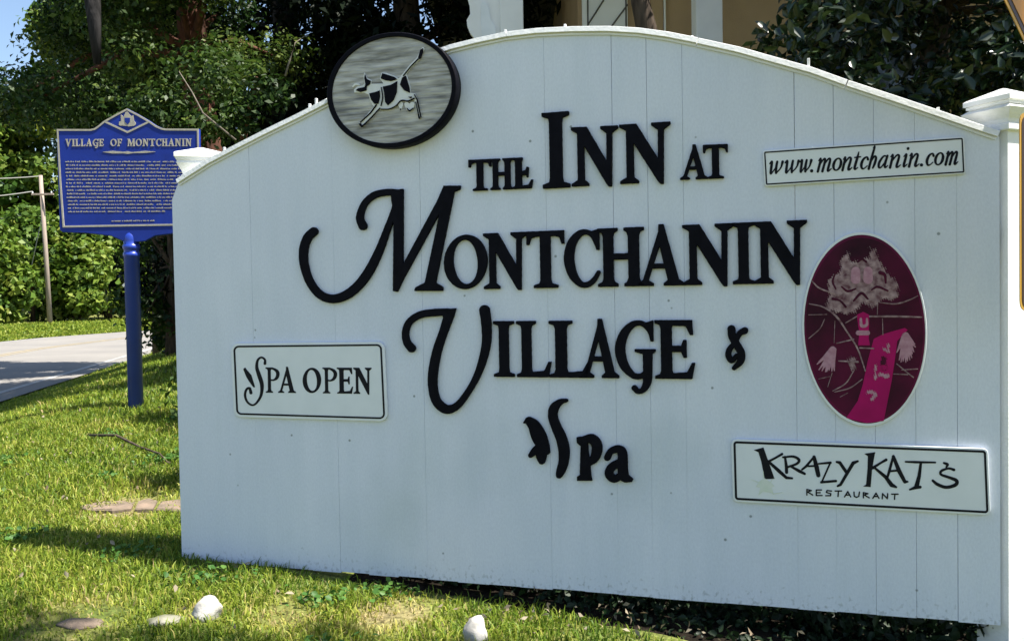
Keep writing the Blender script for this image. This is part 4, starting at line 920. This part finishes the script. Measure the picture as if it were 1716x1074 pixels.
# ================================================================== STONES
import bmesh
def stone(name, label, p, sx, sy, sz, m, seed, rot=0, sink=.25, squash=1.0):
    bm = bmesh.new(); bmesh.ops.create_icosphere(bm, subdivisions=3, radius=1); r = random.Random(seed); ph = [r.uniform(0, 6) for _ in range(9)]
    for v in bm.verts:
        c = v.co; k = 1+.16*math.sin(2.1*c.x+ph[0])*math.cos(1.9*c.y+ph[1])+.07*math.sin(4.3*c.z+ph[2]+2*c.x)+.08*math.sin(6*c.y+ph[3]+3*c.z)+.05*math.sin(9*c.x+ph[4])*math.sin(8*c.z+ph[5])
        c *= k
        if c.z > 0: c.z = c.z**squash
        c.x *= sx; c.y *= sy; c.z *= sz
    me = bpy.data.meshes.new(name); bm.to_mesh(me); bm.free(); me.materials.append(m); me.polygons.foreach_set('use_smooth', [True]*len(me.polygons))
    o = link(bpy.data.objects.new(name, me)); o.location = (p[0], p[1], float(gz(p[0], p[1]))+sz*(1-2*sink)); o.rotation_euler = (0, 0, rot)
    return tag(o, label, 'rock')
stone('rock', 'rounded white rock sitting in the grass beside a flat mossy stone', G(347, 1036), .046, .04, .046, M['rock'], 1, .3)
stone('rock', 'flat mossy grey stone sunk in the grass beside the white rock', G(274, 1044), .06, .035, .022, M['mossrock'], 2, .2, .4)
stone('rock', 'flat tan stone nearly buried in the worn patch of lawn', G(138, 1046), .075, .045, .016, M['tanrock'], 3, -.1, .45)
stone('rock', 'pale rounded rock standing in the grass below the SPA lettering', G(796, 1078), .040, .038, .052, M['rock'], 4, .8, .2)
def slab(name, label, px, th, m):
    P = [G(x, y) for x, y in px]; c = sum(P)/len(P); n = len(P); z = float(gz(c[0], c[1]))+th*.6; v = []
    for k, dz in ((1.0, -th*1.6), (1.0, -.006), (.93, 0)):
        v += [((p[0]-c[0])*k+.006*math.sin(7*i_+k), (p[1]-c[1])*k, dz+.25*th*math.sin(i_*1.7)*(dz == 0)) for i_, p in enumerate(P)]
    f = [[2*n+i_ for i_ in range(n)]]+[(r*n+i_, r*n+(i_+1) % n, (r+1)*n+(i_+1) % n, (r+1)*n+i_) for r in range(2) for i_ in range(n)]
    o = fix_normals(mesh_obj(name, v, f, m)); o.location = (c[0], c[1], z); return tag(o, label, 'stone slab')
slab('flagstone', 'tapering flat tan stone slab set into the grass, the one farther from the board', [(128, 852), (165, 845), (205, 840), (226, 842), (221, 857), (190, 861), (150, 859)], .022, M['tanrock'])
slab('flagstone', 'cracked flat stone slab in the grass between its two neighbours', [(230, 842), (248, 839), (263, 841), (256, 859), (228, 859)], .024, M['tanrock'])
slab('flagstone', 'stone slab tucked behind the left edge of the board', [(268, 842), (300, 840), (345, 842), (345, 860), (300, 861), (263, 858)], .020, M['tanrock'])
tw = [G(150, 737), G(195, 742), G(235, 757), G(268, 774), G(282, 784)]
limb('fallen_twig', 'thin fallen twig lying on the grass below the blue marker', [p+np.array([0, 0, .03+.02*(i % 2)]) for i, p in enumerate(tw)], .011, M['bark'])

# ================================================================== GRASS, GROUND COVER, LITTER
def patch_noise(x, y):
    return .5+.25*np.sin(x*3.1+1.3*np.sin(y*2.2))*np.sin(y*3.7+.8)+.25*np.sin(x*7.3+y*2.1)*np.sin(y*8.1-x*3.3+1)
BARE = [(G(140, 1040), .16), (G(690, 1025), .12), (G(480, 1030), .12), (G(330, 1030), .06), (G(230, 850), .2), (G(640, 1045), .1)]
def blades(x0, x1, y0, y1, dens, h, w, test=None):
    n = int((x1-x0)*(y1-y0)*dens); x = RNG.uniform(x0, x1, n); y = RNG.uniform(y0, y1, n)
    keep = (np.abs(x) < .62*y+1.3) & (x-edge_x(y) > .05)
    rel_u = (x-A0[0])*SD[0]+(y-A0[1])*SD[1]; rel_w = (x-A0[0])*SN[0]+(y-A0[1])*SN[1]
    keep &= ~((rel_u > -.02) & (rel_u < 3.0) & (rel_w < .012) & (rel_w > -.03))
    keep &= ~((rel_u > .25) & (rel_u < 3.6) & (rel_w < -.03))
    keep &= ~((rel_u > 1.5+rel_w*3.0) & (rel_w > -.1) & (rel_w < .22) & (rel_u > 1.2) & (RNG.random(n) < .985))
    keep &= ~((rel_u > .5) & (rel_w > 0) & (rel_w < .03+.03*rel_u) & (RNG.random(n) < .75))
    pn = patch_noise(x, y); keep &= RNG.random(n) < np.clip(.45+pn*.9, 0, 1)
    dry = np.zeros(n)
    for p, r in BARE:
        q = np.exp(-((x-p[0])**2+((y-p[1])*.8)**2)/(r*r)); dry = np.maximum(dry, q); keep &= RNG.random(n) > q*.75
    for p, r in ((G(347, 1036), .05), (G(796, 1078), .05), (G(274, 1044), .05)): keep &= (x-p[0])**2+(y-p[1])**2 > r*r
    x, y, pn, dry = x[keep], y[keep], pn[keep], dry[keep]; n = len(x); z = gz(x, y)-.004
    a = RNG.uniform(0, 6.283, n); hh = h*RNG.uniform(.4, 1.3, n)*(.75+.5*pn)*(1-.5*dry); ww = w*RNG.uniform(.7, 1.3, n)
    lean = RNG.uniform(.15, 1.0, n)*hh; la = RNG.uniform(0, 6.283, n)
    dx, dy = np.cos(a)*ww/2, np.sin(a)*ww/2; lx, ly = np.cos(la)*lean, np.sin(la)*lean
    b = np.stack([x, y, z], 1); W = np.stack([dx, dy, 0*dx], 1); L1 = np.stack([lx*.35, ly*.35, hh*.6], 1); L2 = np.stack([lx, ly, hh*np.clip(1.05-.45*(lean/hh), .4, 1)], 1)
    V = np.stack([b-W, b+W, b+L1+W*.8, b+L1-W*.8, b+L2+W*.12, b+L2-W*.12], 1).reshape(-1, 3); k = np.arange(n)[:, None]*6
    Qf = np.concatenate([k+np.array([0, 1, 2, 3]), k+np.array([3, 2, 4, 5])], 0)
    r = np.clip(.28+.42*(pn-.5)+RNG.normal(0, .17, n)+.55*dry+(RNG.random(n) < .06)*.4, 0, 1); return V, Qf, np.concatenate([r, r])
parts = [blades(-3.6, 2.2, 2.0, 4.4, 15000, .042, .0055), blades(-5.6, .2, 4.4, 7.2, 7500, .05, .0075), blades(-10.5, -1.0, 7.2, 15, 2200, .055, .011), blades(-14, -4, 15, 26, 500, .09, .025)]
o = 0; Vs = []; Qs = []; Rs = []
for V, Qf, r in parts: Vs.append(V); Qs.append(Qf+o); Rs.append(r); o += len(V)
g = big_mesh('lawn_grass', np.concatenate(Vs), np.concatenate(Qs), np.concatenate(Rs), M['grass']); g['kind'] = 'stuff'; tag(g, 'short patchy sunlit lawn grass around the signs', 'grass')
# verge beyond the road
n = 26000; yv = RNG.uniform(28, 62, n); xv = edge_x(yv)-road_w(yv)-.1-RNG.random(n)**1.6*6
zv = gz(xv, yv); C = np.stack([xv, yv, zv+.05], 1); V, Qf, r = leaves(C, np.zeros((n, 3))+[0, 0, .2], .22, 4, .1, .3)
g = big_mesh('verge_grass', V, Qf, np.clip(r*.5+.1, 0, 1), M['grass']); g['kind'] = 'stuff'; tag(g, 'strip of bright grass along the far side of the road', 'grass')
# near-black soil sheet painting shade under and behind the board, plus ground cover
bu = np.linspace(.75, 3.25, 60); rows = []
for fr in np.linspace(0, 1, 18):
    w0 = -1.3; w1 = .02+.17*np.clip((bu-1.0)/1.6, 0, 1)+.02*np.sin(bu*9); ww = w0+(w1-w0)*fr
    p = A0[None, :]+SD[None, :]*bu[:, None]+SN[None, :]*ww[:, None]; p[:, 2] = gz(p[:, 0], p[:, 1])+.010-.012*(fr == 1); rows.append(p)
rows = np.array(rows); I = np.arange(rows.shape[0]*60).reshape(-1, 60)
mb = big_mesh('shade_soil_sheet', rows.reshape(-1, 3), np.stack([I[:-1, :-1], I[:-1, 1:], I[1:, 1:], I[1:, :-1]], -1).reshape(-1, 4), None, M['shade_soil']); mb['kind'] = 'structure'
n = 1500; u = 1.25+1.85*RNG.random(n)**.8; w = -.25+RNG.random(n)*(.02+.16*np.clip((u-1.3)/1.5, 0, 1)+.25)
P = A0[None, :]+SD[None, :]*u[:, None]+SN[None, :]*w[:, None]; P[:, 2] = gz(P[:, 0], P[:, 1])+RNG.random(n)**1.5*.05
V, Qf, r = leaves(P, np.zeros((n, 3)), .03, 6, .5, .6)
n2 = 9000; u = .9+2.4*RNG.random(n2); w = -.06-1.1*RNG.random(n2)**1.3  # extra leaves added behind the board so the gap beneath it stays dark
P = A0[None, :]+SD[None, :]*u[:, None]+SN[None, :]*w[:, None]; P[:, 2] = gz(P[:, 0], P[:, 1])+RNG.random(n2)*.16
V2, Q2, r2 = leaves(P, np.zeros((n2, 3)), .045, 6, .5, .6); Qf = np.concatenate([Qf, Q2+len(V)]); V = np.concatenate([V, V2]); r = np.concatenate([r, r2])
g = big_mesh('ground_cover', V, Qf, r, M['ivy']); g['kind'] = 'stuff'; tag(g, 'dark ivy-like ground cover under the right end of the board, extended behind it to darken the gap', 'ground cover')
n = 90; u = 1.3+1.65*RNG.random(n); w = .0+.28*RNG.random(n)
P = A0[None, :]+SD[None, :]*u[:, None]+SN[None, :]*w[:, None]; P[:, 2] = gz(P[:, 0], P[:, 1])+.03+RNG.random(n)*.05
V, Qf, r = leaves(P, np.zeros((n, 3)), .022, 4, .6, .5)
g = big_mesh('leaf_litter', V, Qf, r, M['litter']); g['kind'] = 'stuff'; tag(g, 'pale dry leaf scraps caught in the ground cover under the board', 'leaf litter')

n = 420; xl = RNG.uniform(-4.2, 1.0, n); yl = RNG.uniform(2.3, 7.0, n); kp = (xl-A0[0])*SN[0]+(yl-A0[1])*SN[1] > .03
kp |= (xl-A0[0])*SD[0]+(yl-A0[1])*SD[1] < -.05
xl, yl = xl[kp], yl[kp]; P = np.stack([xl, yl, gz(xl, yl)+.025+RNG.random(len(xl))*.02], 1)
V, Qf, r = leaves(P, np.zeros((len(xl), 3)), .026, 6, .7, .6)
g = big_mesh('fallen_leaves', V, Qf, r, M['litter']); g['kind'] = 'stuff'; tag(g, 'small dry leaves scattered over the lawn', 'leaf litter')
n = 2600; cx = RNG.uniform(-3.6, .8, 42); cy = RNG.uniform(2.5, 6.5, 42); w_i = RNG.integers(0, 42, n)
xl = cx[w_i]+RNG.normal(0, .06, n); yl = cy[w_i]+RNG.normal(0, .06, n); kp = ((xl-A0[0])*SN[0]+(yl-A0[1])*SN[1] > .03) | ((xl-A0[0])*SD[0]+(yl-A0[1])*SD[1] < -.05)
xl, yl = xl[kp], yl[kp]; P = np.stack([xl, yl, gz(xl, yl)+.02+RNG.random(len(xl))*.02], 1)
V, Qf, r = leaves(P, np.zeros((len(xl), 3)), .022, 6, 1.2, .9)
g = big_mesh('clover', V, Qf, r, M['clover']); g['kind'] = 'stuff'; tag(g, 'patches of small broad-leaved clover in the lawn', 'clover')
